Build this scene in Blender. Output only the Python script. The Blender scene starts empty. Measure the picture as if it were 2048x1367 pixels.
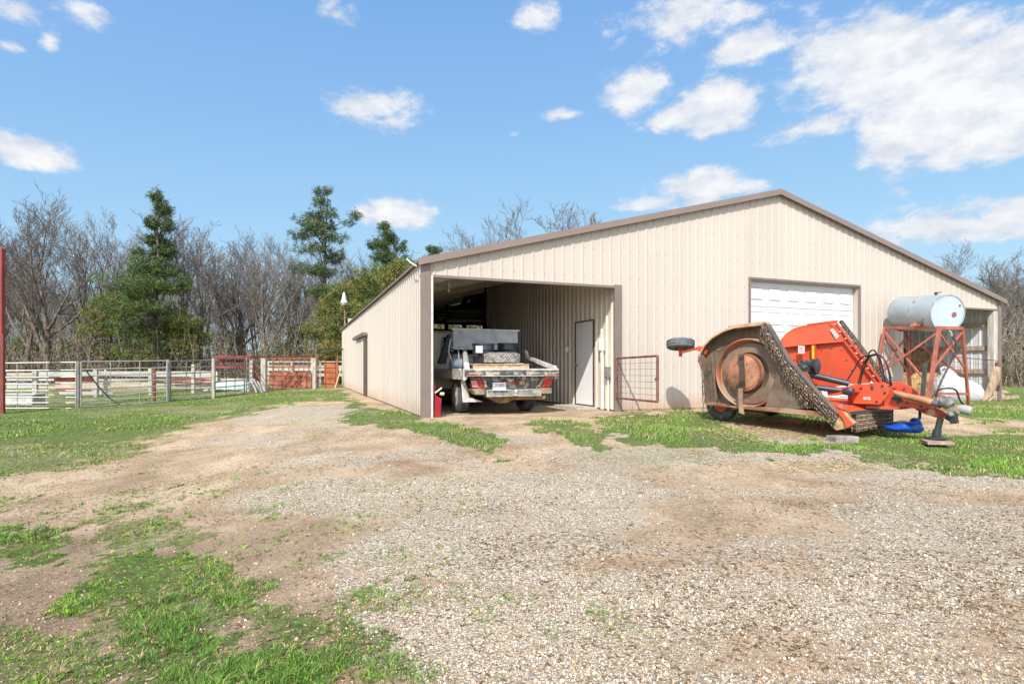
import bpy, math, random
import numpy as np
from mathutils import Vector
R = math.radians
random.seed(7); rng = np.random.default_rng(7)
scene = bpy.context.scene
col = scene.collection

# ---------------------------------------------------------------- camera
F, CX, HY, CH = 1125.0, 1024.0, 737.0, 0.935       # focal length and horizon in 2048 px units, camera height over the barn pad
cam_d = bpy.data.cameras.new('camera'); cam = bpy.data.objects.new('camera', cam_d); col.objects.link(cam)
cam.location = (0, 0, CH); cam.rotation_euler = (R(90), 0, 0)
cam_d.sensor_width = 36; cam_d.lens = 36*F/2048; cam_d.shift_y = (HY-683.5)/2048
cam_d.clip_start = .05; cam_d.clip_end = 3000
scene.camera = cam

# ---------------------------------------------------------------- frames
BA = Vector((.9338, .3578, 0)).normalized(); BB = Vector((-BA.y, BA.x, 0))     # along the barn front / into the barn
P0 = Vector((-1.707, 10.73, 0)); UP = Vector((0, 0, 1))
def ray(px, py): return Vector(((px-CX)/F, 1, (HY-py)/F))
def at(px, py, Y): return Vector((0, 0, CH)) + ray(px, py)*Y
def B(a, b, z): return P0 + BA*a + BB*b + UP*z
def onb(px, py, b):                                   # point of the plane 'b metres into the barn'
    r = ray(px, py); n = BB; o = Vector((0, 0, CH)); t = ((P0+BB*b)-o).dot(n)/r.dot(n); p = o+r*t
    return ((p-P0).dot(BA), p.z)
def ona(px, py, a):
    r = ray(px, py); n = BA; o = Vector((0, 0, CH)); t = ((P0+BA*a)-o).dot(n)/r.dot(n); p = o+r*t
    return ((p-P0).dot(BB), p.z)
W = 17.67; A1 = 4.30; A2 = W-4.30; DEP = 20.3; ZE = 2.99; ZR = 5.28; HD = 2.72
def zroof(a): return ZE+(ZR-ZE)*(1-abs(a-W/2)/(W/2))

# ---------------------------------------------------------------- sun and sky
sd = (BA*.73 + BB*1.0 - UP*1.19).normalized()           # the way the light travels
sun_d = bpy.data.lights.new('sun', 'SUN'); sun_d.energy = 3.9; sun_d.angle = R(.55); sun_d.color = (1, .935, .85)
sun = bpy.data.objects.new('sun', sun_d); col.objects.link(sun)
sun.rotation_euler = sd.to_track_quat('-Z', 'Y').to_euler(); sun.location = (0, -5, 20)
world = bpy.data.worlds.new('World'); scene.world = world; world.use_nodes = True
wn, wl = world.node_tree.nodes, world.node_tree.links
wn.clear()
def N(t, **k):
    n = wn.new(t)
    for a, b in k.items(): setattr(n, a, b)
    return n
def M2(op, a, b=None, c=None, clamp=False):
    n = wn.new('ShaderNodeMath'); n.operation = op; n.use_clamp = clamp
    for i, x in enumerate((a, b, c)):
        if x is None: continue
        if isinstance(x, (int, float)): n.inputs[i].default_value = x
        else: wl.new(x, n.inputs[i])
    return n.outputs[0]
EXPO = .55; SKE = 2**EXPO
sky = N('ShaderNodeTexSky', sky_type='NISHITA'); sky.sun_disc = False
sky.sun_elevation = math.asin(-sd.z); sky.sun_rotation = math.atan2(-sd.x, -sd.y)
sky.air_density = 1.0; sky.dust_density = .6; sky.ozone_density = 1.6
tint = N('ShaderNodeMix', data_type='RGBA', blend_type='MULTIPLY'); tint.inputs[0].default_value = 1
tint.inputs[7].default_value = (1.06, 1.22, 1.30, 1); wl.new(sky.outputs[0], tint.inputs[6])
# soft shoulder per channel: keeps the physical sky's low band from burning out
def vm(op, a, b=None):
    n = wn.new('ShaderNodeVectorMath'); n.operation = op
    for i, x in enumerate((a, b)):
        if x is None: continue
        if isinstance(x, tuple): n.inputs[i].default_value = x
        else: wl.new(x, n.inputs[i])
    return n.outputs[0]
q = .2345
num = vm('MULTIPLY', tint.outputs[2], tuple(s*q/(SKE*.13) for s in (1.18, 1.54, 3.5)))
den = vm('ADD', vm('MULTIPLY', tint.outputs[2], tuple(k*q for k in (1.295, 1.36, 3.1))), (1, 1, 1))
bg1 = N('ShaderNodeBackground'); bg1.inputs[1].default_value = .13; wl.new(vm('DIVIDE', num, den), bg1.inputs[0])
tc = N('ShaderNodeTexCoord'); D = tc.outputs['Generated']
nz = N('ShaderNodeTexNoise'); nz.inputs['Scale'].default_value = 6.5; nz.inputs['Detail'].default_value = 11; nz.inputs['Roughness'].default_value = .66
mpn = N('ShaderNodeMapping'); mpn.inputs['Scale'].default_value = (1, 1, 1.9); wl.new(D, mpn.inputs[0]); wl.new(mpn.outputs[0], nz.inputs['Vector'])
nz2 = N('ShaderNodeTexNoise'); nz2.inputs['Scale'].default_value = 21; nz2.inputs['Detail'].default_value = 9; nz2.inputs['Roughness'].default_value = .62; wl.new(mpn.outputs[0], nz2.inputs['Vector'])
CL = [(50,303,105,44,1.1),(120,325,60,22,.8),(740,215,100,44,1.05),(785,245,70,34,.95),(800,425,90,40,1.25),(740,443,40,18,.8),
      (1400,372,120,44,1.1),(1310,405,90,20,1.0),(1500,370,80,28,.9),(1270,180,110,58,1.05),(1430,205,120,62,1.05),(1345,235,70,34,.95),(1130,230,80,16,.8),
      (1640,250,110,50,.9),(1760,130,210,125,1.2),(1900,190,200,140,1.2),(1990,280,150,60,1.1),(1820,290,120,45,1.0),(2020,90,120,90,.8),
      (1340,45,170,62,1.0),(1500,90,110,55,.9),(1240,30,70,40,.6),(1480,20,120,40,.8),(1650,40,110,60,.6),
      (1900,455,190,50,.85),(2030,425,130,60,.95),(1790,480,80,22,.4),(650,28,100,38,.85),(150,18,75,34,.7),(40,22,60,34,.65),(18,97,40,20,.8),(100,90,26,34,.7),
      (1065,35,80,52,.8),(1180,45,50,30,.4),(1030,268,22,12,.45),(985,250,30,8,.3)]
prev = None
_s = wn.new('ShaderNodeSeparateXYZ'); wl.new(D, _s.inputs[0]); dotd_y = _s.outputs[1]
for (cx, cy, rx, ry, s) in CL:
    c = ray(cx, cy).normalized(); rt = Vector((c.y, -c.x, 0)).normalized(); upv = rt.cross(c)
    def dv(vec, rr):
        n = wn.new('ShaderNodeVectorMath'); n.operation = 'DOT_PRODUCT'; wl.new(D, n.inputs[0]); n.inputs[1].default_value = vec/rr; return n.outputs['Value']
    k = 1/ray(cx, cy).length
    x = dv(rt, rx/F*k); y = dv(upv, ry/F*k)
    # only the hemisphere facing the cloud counts
    f = dv(c, 1.0)
    r2 = M2('ADD', M2('MULTIPLY', x, x), M2('MULTIPLY', y, y))
    m = M2('MULTIPLY', M2('SUBTRACT', 1.5, M2('SQRT', r2)), s)
    m = M2('MULTIPLY', m, M2('GREATER_THAN', f, .3))
    prev = m if prev is None else M2('MAXIMUM', prev, m)
back = N('ShaderNodeMapRange', interpolation_type='SMOOTHSTEP'); back.inputs[1].default_value = .25; back.inputs[2].default_value = -.25; back.inputs[4].default_value = .95; wl.new(dotd_y, back.inputs[0])  # unseen cloud cover added behind the camera to lift the fill light
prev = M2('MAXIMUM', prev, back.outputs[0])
prev0 = prev
prev = M2('ADD', prev, M2('MULTIPLY', M2('SUBTRACT', nz2.outputs[0], .5), .9))
val = M2('ADD', prev, M2('MULTIPLY', M2('SUBTRACT', nz.outputs[0], .52), 2.9))
mr = N('ShaderNodeMapRange', interpolation_type='SMOOTHSTEP'); mr.inputs[1].default_value = .48; mr.inputs[2].default_value = 1.08; mr.inputs[4].default_value = .95
wl.new(val, mr.inputs[0])
gate = M2('MULTIPLY', mr.outputs[0], M2('GREATER_THAN', prev0, .02))
crmp = N('ShaderNodeMix', data_type='RGBA'); crmp.inputs[6].default_value = (.66, .72, .84, 1); crmp.inputs[7].default_value = (1, 1, 1, 1)
wl.new(M2('ADD', M2('MULTIPLY', M2('SUBTRACT', nz2.outputs[0], .5), 2.2), M2('MULTIPLY', val, .50), clamp=True), crmp.inputs[0])
bg2 = N('ShaderNodeBackground'); wl.new(crmp.outputs[2], bg2.inputs[0])
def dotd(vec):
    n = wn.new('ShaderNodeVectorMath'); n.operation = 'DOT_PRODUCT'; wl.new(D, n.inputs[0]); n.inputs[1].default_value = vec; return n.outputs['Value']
sunward_fill = M2('MAXIMUM', dotd(-sd), 0.)                     # added boost: unseen clouds towards the sun brightened to fill the shaded bays
wl.new(M2('ADD', .99/SKE, M2('MULTIPLY', sunward_fill, 1.9/SKE)), bg2.inputs[1])
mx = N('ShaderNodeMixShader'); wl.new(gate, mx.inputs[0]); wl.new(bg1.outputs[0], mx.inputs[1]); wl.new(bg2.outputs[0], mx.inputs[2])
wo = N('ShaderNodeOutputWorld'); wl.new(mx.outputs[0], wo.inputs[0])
scene.view_settings.view_transform = 'Standard'; scene.view_settings.look = 'None'
scene.view_settings.exposure = EXPO; scene.view_settings.gamma = 1
scene.render.engine = 'CYCLES'
scene.cycles.max_bounces = 6; scene.cycles.diffuse_bounces = 4; scene.cycles.transparent_max_bounces = 8
scene.cycles.use_denoising = True

# ---------------------------------------------------------------- materials
MC = {}
def mat(name, c, rough=.6, metal=0., var=.12, sc=6., bump=.0, spots=None, c2=None, attr=None, streak=None, spec=None):
    """c base colour, var brightness variation, spots=(colour, scale, threshold) patches of dirt or rust"""
    if name in MC: return MC[name]
    m = bpy.data.materials.new(name); m.use_nodes = True; MC[name] = m
    nt = m.node_tree; n, l = nt.nodes, nt.links; b = n['Principled BSDF']
    b.inputs['Roughness'].default_value = rough; b.inputs['Metallic'].default_value = metal
    if spec is not None: b.inputs['Specular IOR Level'].default_value = spec
    t = n.new('ShaderNodeTexCoord'); no = n.new('ShaderNodeTexNoise'); no.inputs['Scale'].default_value = sc; no.inputs['Detail'].default_value = 6
    if streak:
        mp = n.new('ShaderNodeMapping'); mp.inputs['Scale'].default_value = streak; l.new(t.outputs['Object'], mp.inputs[0]); src = mp.outputs[0]
    else: src = t.outputs['Object']
    l.new(src, no.inputs['Vector'])
    rm = n.new('ShaderNodeValToRGB'); c2 = c2 or tuple(x*(1-2.2*var) for x in c)
    rm.color_ramp.elements[0].position = .33; rm.color_ramp.elements[1].position = .67
    rm.color_ramp.elements[0].color = (*c2, 1); rm.color_ramp.elements[1].color = (*[min(1, x*(1+var*.6)) for x in c], 1)
    l.new(no.outputs[0], rm.inputs[0]); out = rm.outputs[0]
    if spots:
        sc_, th = spots[1], spots[2]
        n2 = n.new('ShaderNodeTexNoise'); n2.inputs['Scale'].default_value = sc_; n2.inputs['Detail'].default_value = 8; n2.inputs['Roughness'].default_value = .65
        l.new(src, n2.inputs['Vector'])
        r2 = n.new('ShaderNodeMapRange'); r2.inputs[1].default_value = th; r2.inputs[2].default_value = th+.08; l.new(n2.outputs[0], r2.inputs[0])
        mi = n.new('ShaderNodeMix'); mi.data_type = 'RGBA'; l.new(r2.outputs[0], mi.inputs[0]); l.new(out, mi.inputs[6]); mi.inputs[7].default_value = (*spots[0], 1)
        out = mi.outputs[2]
    if attr:
        at_ = n.new('ShaderNodeAttribute'); at_.attribute_name = attr
        mi = n.new('ShaderNodeMix'); mi.data_type = 'RGBA'; mi.blend_type = 'MULTIPLY'; mi.inputs[0].default_value = 1
        l.new(out, mi.inputs[6]); l.new(at_.outputs['Color'], mi.inputs[7]); out = mi.outputs[2]
    l.new(out, b.inputs['Base Color'])
    if bump:
        bp = n.new('ShaderNodeBump'); bp.inputs['Strength'].default_value = bump; bp.inputs['Distance'].default_value = .02
        n3 = n.new('ShaderNodeTexNoise'); n3.inputs['Scale'].default_value = sc*4; n3.inputs['Detail'].default_value = 5; l.new(src, n3.inputs['Vector'])
        l.new(n3.outputs[0], bp.inputs['Height']); l.new(bp.outputs[0], b.inputs['Normal'])
    return m

# ---------------------------------------------------------------- mesh builder
WL = {}
def wloc(o): return WL.get(o.name, Vector((0, 0, 0))) if o else Vector((0, 0, 0))
def tagp(o, label, cat, group=None):
    o['label'] = label; o['category'] = cat
    if group: o['group'] = group
    return o
def thing(name, loc, label, cat, group=None):
    o = bpy.data.objects.new(name, None); col.objects.link(o); o.location = loc; o.empty_display_size = .2
    WL[o.name] = Vector(loc); return tagp(o, label, cat, group)
class MB:
    def __init__(s): s.v = []; s.f = []
    def add(s, vs, fs):
        k = len(s.v); s.v += [tuple(x) for x in vs]; s.f += [tuple(i+k for i in f) for f in fs]; return s
    def ob(s, c, X, Y, Z):                                # oriented box: centre and half axes
        c = Vector(c); vs = [c+X*i+Y*j+Z*k for k in (-1, 1) for (i, j) in ((-1, -1), (1, -1), (1, 1), (-1, 1))]
        return s.add(vs, [(0, 3, 2, 1), (4, 5, 6, 7), (0, 1, 5, 4), (1, 2, 6, 5), (2, 3, 7, 6), (3, 0, 4, 7)])
    def box(s, x0, x1, y0, y1, z0, z1, T=None):           # box in a frame T(x, y, z)
        T = T or (lambda x, y, z: Vector((x, y, z)))
        vs = [T(x, y, z) for z in (z0, z1) for (x, y) in ((x0, y0), (x1, y0), (x1, y1), (x0, y1))]
        return s.add(vs, [(0, 3, 2, 1), (4, 5, 6, 7), (0, 1, 5, 4), (1, 2, 6, 5), (2, 3, 7, 6), (3, 0, 4, 7)])
    def bar(s, p, q, w, h, up=UP):                        # beam p..q, w across, h along up
        p, q = Vector(p), Vector(q); d = (q-p); dn = d.normalized(); side = dn.cross(up)
        if side.length < 1e-4: side = dn.cross(Vector((1, 0, 0)))
        side.normalize(); u = side.cross(dn)
        return s.ob((p+q)/2, d/2, side*w/2, u*h/2)
    def tube(s, pts, r, n=8, cap=True):
        pts = [Vector(p) for p in pts]; m = len(pts); rr = r if isinstance(r, (list, tuple)) else [r]*m
        vs = []; ref = None
        for i, p in enumerate(pts):
            d = (pts[min(i+1, m-1)]-pts[max(i-1, 0)]).normalized()
            if ref is None: ref = d.cross(UP) if abs(d.z) < .9 else d.cross(Vector((1, 0, 0)))
            ref = (ref-d*ref.dot(d)); ref = ref.normalized() if ref.length > 1e-5 else d.orthogonal().normalized()
            b2 = d.cross(ref)
            vs += [p+(ref*math.cos(2*math.pi*j/n)+b2*math.sin(2*math.pi*j/n))*rr[i] for j in range(n)]
        fs = [(i*n+j, i*n+(j+1) % n, (i+1)*n+(j+1) % n, (i+1)*n+j) for i in range(m-1) for j in range(n)]
        if cap: fs += [tuple(range(n))[::-1], tuple((m-1)*n+j for j in range(n))]
        return s.add(vs, fs)
    def lathe(s, o, ax, prof, n=24, caps=True, arc=None):  # prof = [(t along axis, radius)]
        o = Vector(o); ax = Vector(ax).normalized(); u = ax.orthogonal().normalized(); w = ax.cross(u)
        vs = [o+ax*t+(u*math.cos(2*math.pi*j/n)+w*math.sin(2*math.pi*j/n))*r for (t, r) in prof for j in range(n)]
        m = len(prof); fs = [(i*n+j, i*n+(j+1) % n, (i+1)*n+(j+1) % n, (i+1)*n+j) for i in range(m-1) for j in range(n)]
        if caps: fs += [tuple(range(n))[::-1], tuple((m-1)*n+j for j in range(n))]
        return s.add(vs, fs)
    def prism(s, poly, off):
        poly = [Vector(p) for p in poly]; n = len(poly); off = Vector(off)
        fs = [tuple(range(n)), tuple(range(n, 2*n))[::-1]]+[(i, i+n, (i+1) % n+n, (i+1) % n) for i in range(n)]
        return s.add(poly+[p+off for p in poly], fs)
    def band(s, path, off):                               # open sheet along a path, then given thickness by 'th' modifiers
        n = len(path); path = [Vector(p) for p in path]; off = Vector(off)
        return s.add(path+[p+off for p in path], [(i, i+1, n+i+1, n+i) for i in range(n-1)])
    def pillow(s, poly, off, layers=7, jit=0., seed=1, p=.5):
        rd = random.Random(seed); poly = [Vector(q) for q in poly]; off = Vector(off); n = len(poly); c = sum(poly, Vector())/n
        vs = []
        for k in range(layers):
            t = k/(layers-1)*2-1; sc = max(.02, (1-abs(t)**2.6))**p
            for q in poly: vs.append(c+(q-c)*sc+off*(t*.5+.5)+Vector((rd.uniform(-jit, jit), rd.uniform(-jit, jit), rd.uniform(-jit, jit))))
        fs = [(i*n+j, i*n+(j+1) % n, (i+1)*n+(j+1) % n, (i+1)*n+j) for i in range(layers-1) for j in range(n)]
        return s.add(vs, fs+[tuple(range(n))[::-1], tuple((layers-1)*n+j for j in range(n))])
    def build(s, name, m, parent=None, loc=None, smooth=0, solid=0, bevel=0, sub=0, label=None):
        if parent is not None: o0 = wloc(parent)
        else: o0 = Vector(loc) if loc is not None else Vector((0, 0, 0))
        me = bpy.data.meshes.new(name); v = np.array(s.v, dtype=float).reshape(-1, 3)-np.array(o0)
        me.from_pydata(v.tolist(), [], s.f); me.materials.append(m)
        if smooth:
            me.shade_smooth(); me.set_sharp_from_angle(angle=R(smooth))
        me.update()
        o = bpy.data.objects.new(name, me); col.objects.link(o)
        if parent is not None: o.parent = parent
        else: o.location = o0
        WL[o.name] = o0.copy()
        if sub: md = o.modifiers.new('s', 'SUBSURF'); md.levels = sub; md.render_levels = sub
        if solid: md = o.modifiers.new('t', 'SOLIDIFY'); md.thickness = solid; md.offset = 0
        if bevel: md = o.modifiers.new('b', 'BEVEL'); md.width = bevel; md.segments = 2; md.limit_method = 'ANGLE'
        if label: o['label'] = label
        return o
def npmesh(name, v, f, m, cols=None, smooth=False, cname='tone'):    # fast mesh from arrays (f: k x 3 or k x 4)
    me = bpy.data.meshes.new(name); v = np.asarray(v, np.float32); f = np.asarray(f, np.int32); k = f.shape[1]
    me.vertices.add(len(v)); me.vertices.foreach_set('co', v.ravel())
    me.loops.add(f.size); me.loops.foreach_set('vertex_index', f.ravel())
    me.polygons.add(len(f)); me.polygons.foreach_set('loop_start', np.arange(0, f.size, k, dtype=np.int32)); me.polygons.foreach_set('loop_total', np.full(len(f), k, np.int32))
    if smooth: me.polygons.foreach_set('use_smooth', np.ones(len(f), bool))
    me.update(calc_edges=True)
    if cols is not None:
        a = me.color_attributes.new(cname, 'FLOAT_COLOR', 'POINT'); c4 = np.ones((len(v), 4), np.float32); c4[:, :3] = cols; a.data.foreach_set('color', c4.ravel())
    me.materials.append(m)
    o = bpy.data.objects.new(name, me); col.objects.link(o); return o

# ---------------------------------------------------------------- ground height
def sstep(x, a, b):
    t = np.clip((np.asarray(x, float)-a)/(b-a), 0, 1); return t*t*(3-2*t)
def vnoise(x, y, seed=0):
    x = np.asarray(x, float); y = np.asarray(y, float); xi = np.floor(x).astype(np.int64); yi = np.floor(y).astype(np.int64); fx, fy = x-xi, y-yi
    fx = fx*fx*(3-2*fx); fy = fy*fy*(3-2*fy)
    def h(i, j):
        n = (i*374761393+j*668265263+seed*1442695041) & 0x7fffffff; n = ((n ^ (n >> 13))*1274126177) & 0x7fffffff; return ((n ^ (n >> 16)) & 0xffff)/65535.
    return (h(xi, yi)*(1-fx)+h(xi+1, yi)*fx)*(1-fy)+(h(xi, yi+1)*(1-fx)+h(xi+1, yi+1)*fx)*fy
def fbm(x, y, seed=0, o=4):
    s = 0; a = .5; t = 0
    for k in range(o): s = s+a*vnoise(x*2**k, y*2**k, seed+k); t += a; a *= .5
    return s/t
def gz(x, y, rough=True):
    x = np.asarray(x, float); y = np.asarray(y, float)
    a = (x-P0.x)*BA.x+(y-P0.y)*BA.y; b = (x-P0.x)*BB.x+(y-P0.y)*BB.y
    d = -b; zf = -.048*np.where(d > 1, d-1, 0)-.03*(0)
    zl = -.028*np.clip(26-y, 0, 40)
    w = sstep(-a, .6, 5)
    z = zf*(1-w)+zl*w
    z = z-.0*a
    inside = sstep(a, -.4, .1)*(1-sstep(a, W-.1, W+.5))*sstep(b, -.6, -.1)*(1-sstep(b, DEP, DEP+1))
    if rough:
        n = (fbm(x*.5, y*.5, 3)-.5)*.10+(fbm(x*2.3, y*2.3, 9)-.5)*.035
        z = z+n*(1-inside)*np.where(y < 40, 1, .2)
    return z*(1-inside)
def gp(x, y): return Vector((x, y, float(gz(x, y))))
def ground_hit(px, py, it=14):                         # where a photo pixel's ray meets the ground (arrays)
    px = np.asarray(px, float); py = np.asarray(py, float)
    Y = CH*F/np.maximum(py-HY, 3.)
    for _ in range(it):
        z = gz((px-CX)/F*Y, Y, False); Y = .5*Y+.5*(CH-z)*F/np.maximum(py-HY, 3.)
    return (px-CX)/F*Y, Y
# ---------------------------------------------------------------- ground cover map (which stretch of ground carries what)
def inpoly(px, py, poly):
    r = np.zeros(px.shape, bool); n = len(poly)
    for i in range(n):
        x1, y1 = poly[i]; x2, y2 = poly[(i+1) % n]
        c = ((y1 > py) != (y2 > py)) & (px < (x2-x1)*(py-y1)/((y2-y1) if y2 != y1 else 1e-9)+x1); r ^= c
    return r
GPOLY = [([(-900,770),(-900,905),(0,900),(120,893),(250,878),(340,868),(430,850),(480,832),(540,815),(600,803),(700,803),(745,812),(700,796),(690,776),(640,770)], 1.0),
         ([(700,806),(760,812),(850,838),(960,858),(1035,880),(1020,905),(930,895),(850,862),(760,858),(690,835)], .85),
         ([(560,840),(650,838),(690,850),(640,868),(560,866)], .45),
         ([(1040,842),(1100,838),(1170,850),(1225,872),(1235,890),(1180,893),(1130,870),(1060,860)], .8),
         ([(1175,836),(1260,826),(1400,824),(1700,810),(1870,870),(2048,868),(2500,880),(2500,980),(2048,962),(1900,948),(1800,930),(1700,925),(1560,918),(1440,905),(1300,890),(1210,862)], 1.0),
         ([(1180,890),(1300,885),(1420,915),(1340,935),(1230,925),(1170,905)], .5),
         ([(1880,800),(2010,798),(2600,800),(2600,835),(2048,838),(1960,842),(1890,835)], .95),
         ([(2010,770),(2700,770),(2700,800),(2010,800)], .95),
         ([(-900,1050),(0,1062),(60,1060),(140,1080),(100,1105),(0,1115),(-900,1120)], 1.0),
         ([(150,1180),(170,1130),(210,1108),(330,1105),(440,1115),(485,1145),(490,1180),(440,1200),(330,1200),(260,1235),(180,1225),(120,1200)], 1.0),
         ([(230,1290),(280,1255),(330,1225),(420,1250),(400,1270),(320,1300),(260,1310)], .9),
         ([(520,1250),(560,1215),(660,1220),(740,1265),(700,1300),(600,1290),(530,1300)], .75),
         ([(130,1400),(150,1340),(240,1300),(300,1310),(420,1300),(490,1330),(420,1400)], .95),
         ([(0,1240),(70,1230),(60,1260),(0,1270)], .7), ([(250,1055),(330,1050),(345,1075),(260,1085)], .6),
         ([(230,1030),(340,1020),(385,1040),(300,1052),(225,1048)], .6), ([(350,990),(400,985),(395,1002),(350,1005)], .7), ([(420,975),(470,980),(460,1010),(410,1000)], .45),
         ([(0,1130),(80,1125),(60,1160),(0,1155)], .5), ([(400,1185),(520,1150),(610,1185),(570,1235),(450,1240)], .75), ([(600,1290),(760,1275),(800,1320),(650,1350)], .6), ([(-200,1290),(120,1255),(170,1310),(60,1400),(-200,1400)], .7), ([(180,1060),(330,1030),(420,1060),(380,1100),(220,1100)], .7), ([(-900,898),(0,898),(330,868),(310,912),(110,945),(-900,965)], .72), ([(330,1290),(520,1280),(620,1360),(330,1380)], .8)]
DIRTY = [([(1550,922),(1680,908),(1790,930),(1800,948),(1600,945)], 1.), ([(1440,850),(1560,838),(1690,865),(1660,888),(1500,880)], 1.)]
def grass_cover(x, y):
    """0..1 how grassy the ground is at world x, y"""
    x = np.asarray(x, float); y = np.asarray(y, float); z = gz(x, y, False)
    Y = np.maximum(y, .6); px = CX+F*x/Y; py = HY+F*(CH-z)/Y
    n1 = fbm(x*1.5, y*1.5, 21)-.5; n2 = fbm(x*5, y*5, 22)-.5; n3 = fbm(x*1.7+9, y*1.7, 23)-.5
    k = np.clip((py-740)*.22, 3, 90)
    qx = px+(n1*2+n2)*k*2.4; qy = py+(n3*1.4+n2*1.2)*k*.8
    g = np.zeros(px.shape)
    for poly, s in GPOLY: g = np.maximum(g, inpoly(qx, qy, poly)*s)
    g = g*np.where((py < 900) & (px < 760), .72+.28*sstep(fbm(x*.55, y*.55, 45), .36, .5), 1)
    for poly, s in DIRTY: g = np.where(inpoly(qx, qy, poly), g*.25, g)
    # sparse tufts over the bare soil on the left
    left = sstep(-(px-(640+ (py-900)*.9)), -60, 200)*sstep(py, 900, 1020)
    tuft = sstep(fbm(x*3.1, y*3.1, 31), .50, .64)
    g = np.maximum(g, left*tuft*.62)
    mid = sstep(-(px-1350), -60, 300)*sstep(py, 1080, 1260)*sstep(fbm(x*4, y*4, 35), .58, .70)*.5
    g = np.maximum(g, mid)
    top = sstep(-(py-1000), -20, 90)*sstep(py, 860, 880)*sstep(-(px-420), -20, 260)*sstep(fbm(x*2.1, y*1.6, 37), .44, .58)*.75
    g = np.maximum(g, top)
    far = (y > 24) | (y < .7); g = np.where(far, np.clip(.35+fbm(x*.15, y*.15, 40)*.7, 0, 1), g)
    a = (x-P0.x)*BA.x+(y-P0.y)*BA.y; b = (x-P0.x)*BB.x+(y-P0.y)*BB.y
    ins = (a > .05) & (a < W) & (b > .0) & (b < DEP)
    return np.where(ins, 0, g)
def gravel_cover(x, y):
    x = np.asarray(x, float); y = np.asarray(y, float); z = gz(x, y, False)
    Y = np.maximum(y, .6); px = CX+F*x/Y; py = HY+F*(CH-z)/Y
    n = (fbm(x*.9, y*.9, 51)-.5)*1.7
    edge = 400+np.clip(py-930, 0, 2000)*.80               # left rim of the gravel drive
    g = sstep(px+n*170, edge-60, edge+180)
    up = sstep(py+n*25, 842, 885)                          # its far rim
    track = sstep(py+n*12, 805, 815)*(1-sstep(py+n*12, 848, 862))*sstep(px, 400, 500)*(1-sstep(px, 690, 790))
    g = np.maximum(g*up, track*.8)
    dirt = sstep(fbm(x*.55+4, y*1.1, 52), .46, .66)
    g = np.clip(g*(1-.70*dirt), 0, 1)
    a = (x-P0.x)*BA.x+(y-P0.y)*BA.y; b = (x-P0.x)*BB.x+(y-P0.y)*BB.y
    return np.where((a > 0) & (a < W) & (b > .3) & (b < DEP), .8, g)

def soil_dark(x, y):
    z = gz(x, y, False); Y = np.maximum(y, .6); px = CX+F*x/Y; py = HY+F*(CH-z)/Y; n = (fbm(x*1.3, y*1.3, 91)-.5)*1.6
    return np.clip(sstep(-(px-900)+n*500, -150, 350)*sstep(py+n*120, 990, 1150)*(.55+.45*sstep(fbm(x*2.2, y*2.2, 92), .4, .6)), 0, 1)
def spaced(lo, hi, fine, k, c=0.):
    out = [c]; p = c
    while p < hi: p += max(fine, abs(p-c)*k); out.append(p)
    p = c
    while p > lo: p -= max(fine, abs(p-c)*k); out.append(p)
    return np.array(sorted(out))
gx = spaced(-900, 900, .05, .014, .5); gy = spaced(-60, 1400, .05, .016, 2.2)
GX, GY = np.meshgrid(gx, gy); GZ = gz(GX, GY)
gc = grass_cover(GX, GY); gr = gravel_cover(GX, GY)
nv = GX.size; nx = len(gx); idx = np.arange(nv).reshape(GX.shape)
gf = np.stack([idx[:-1, :-1], idx[:-1, 1:], idx[1:, 1:], idx[1:, :-1]], -1).reshape(-1, 4)
cc = np.stack([gc.ravel(), gr.ravel(), soil_dark(GX, GY).ravel()], -1)
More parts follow.
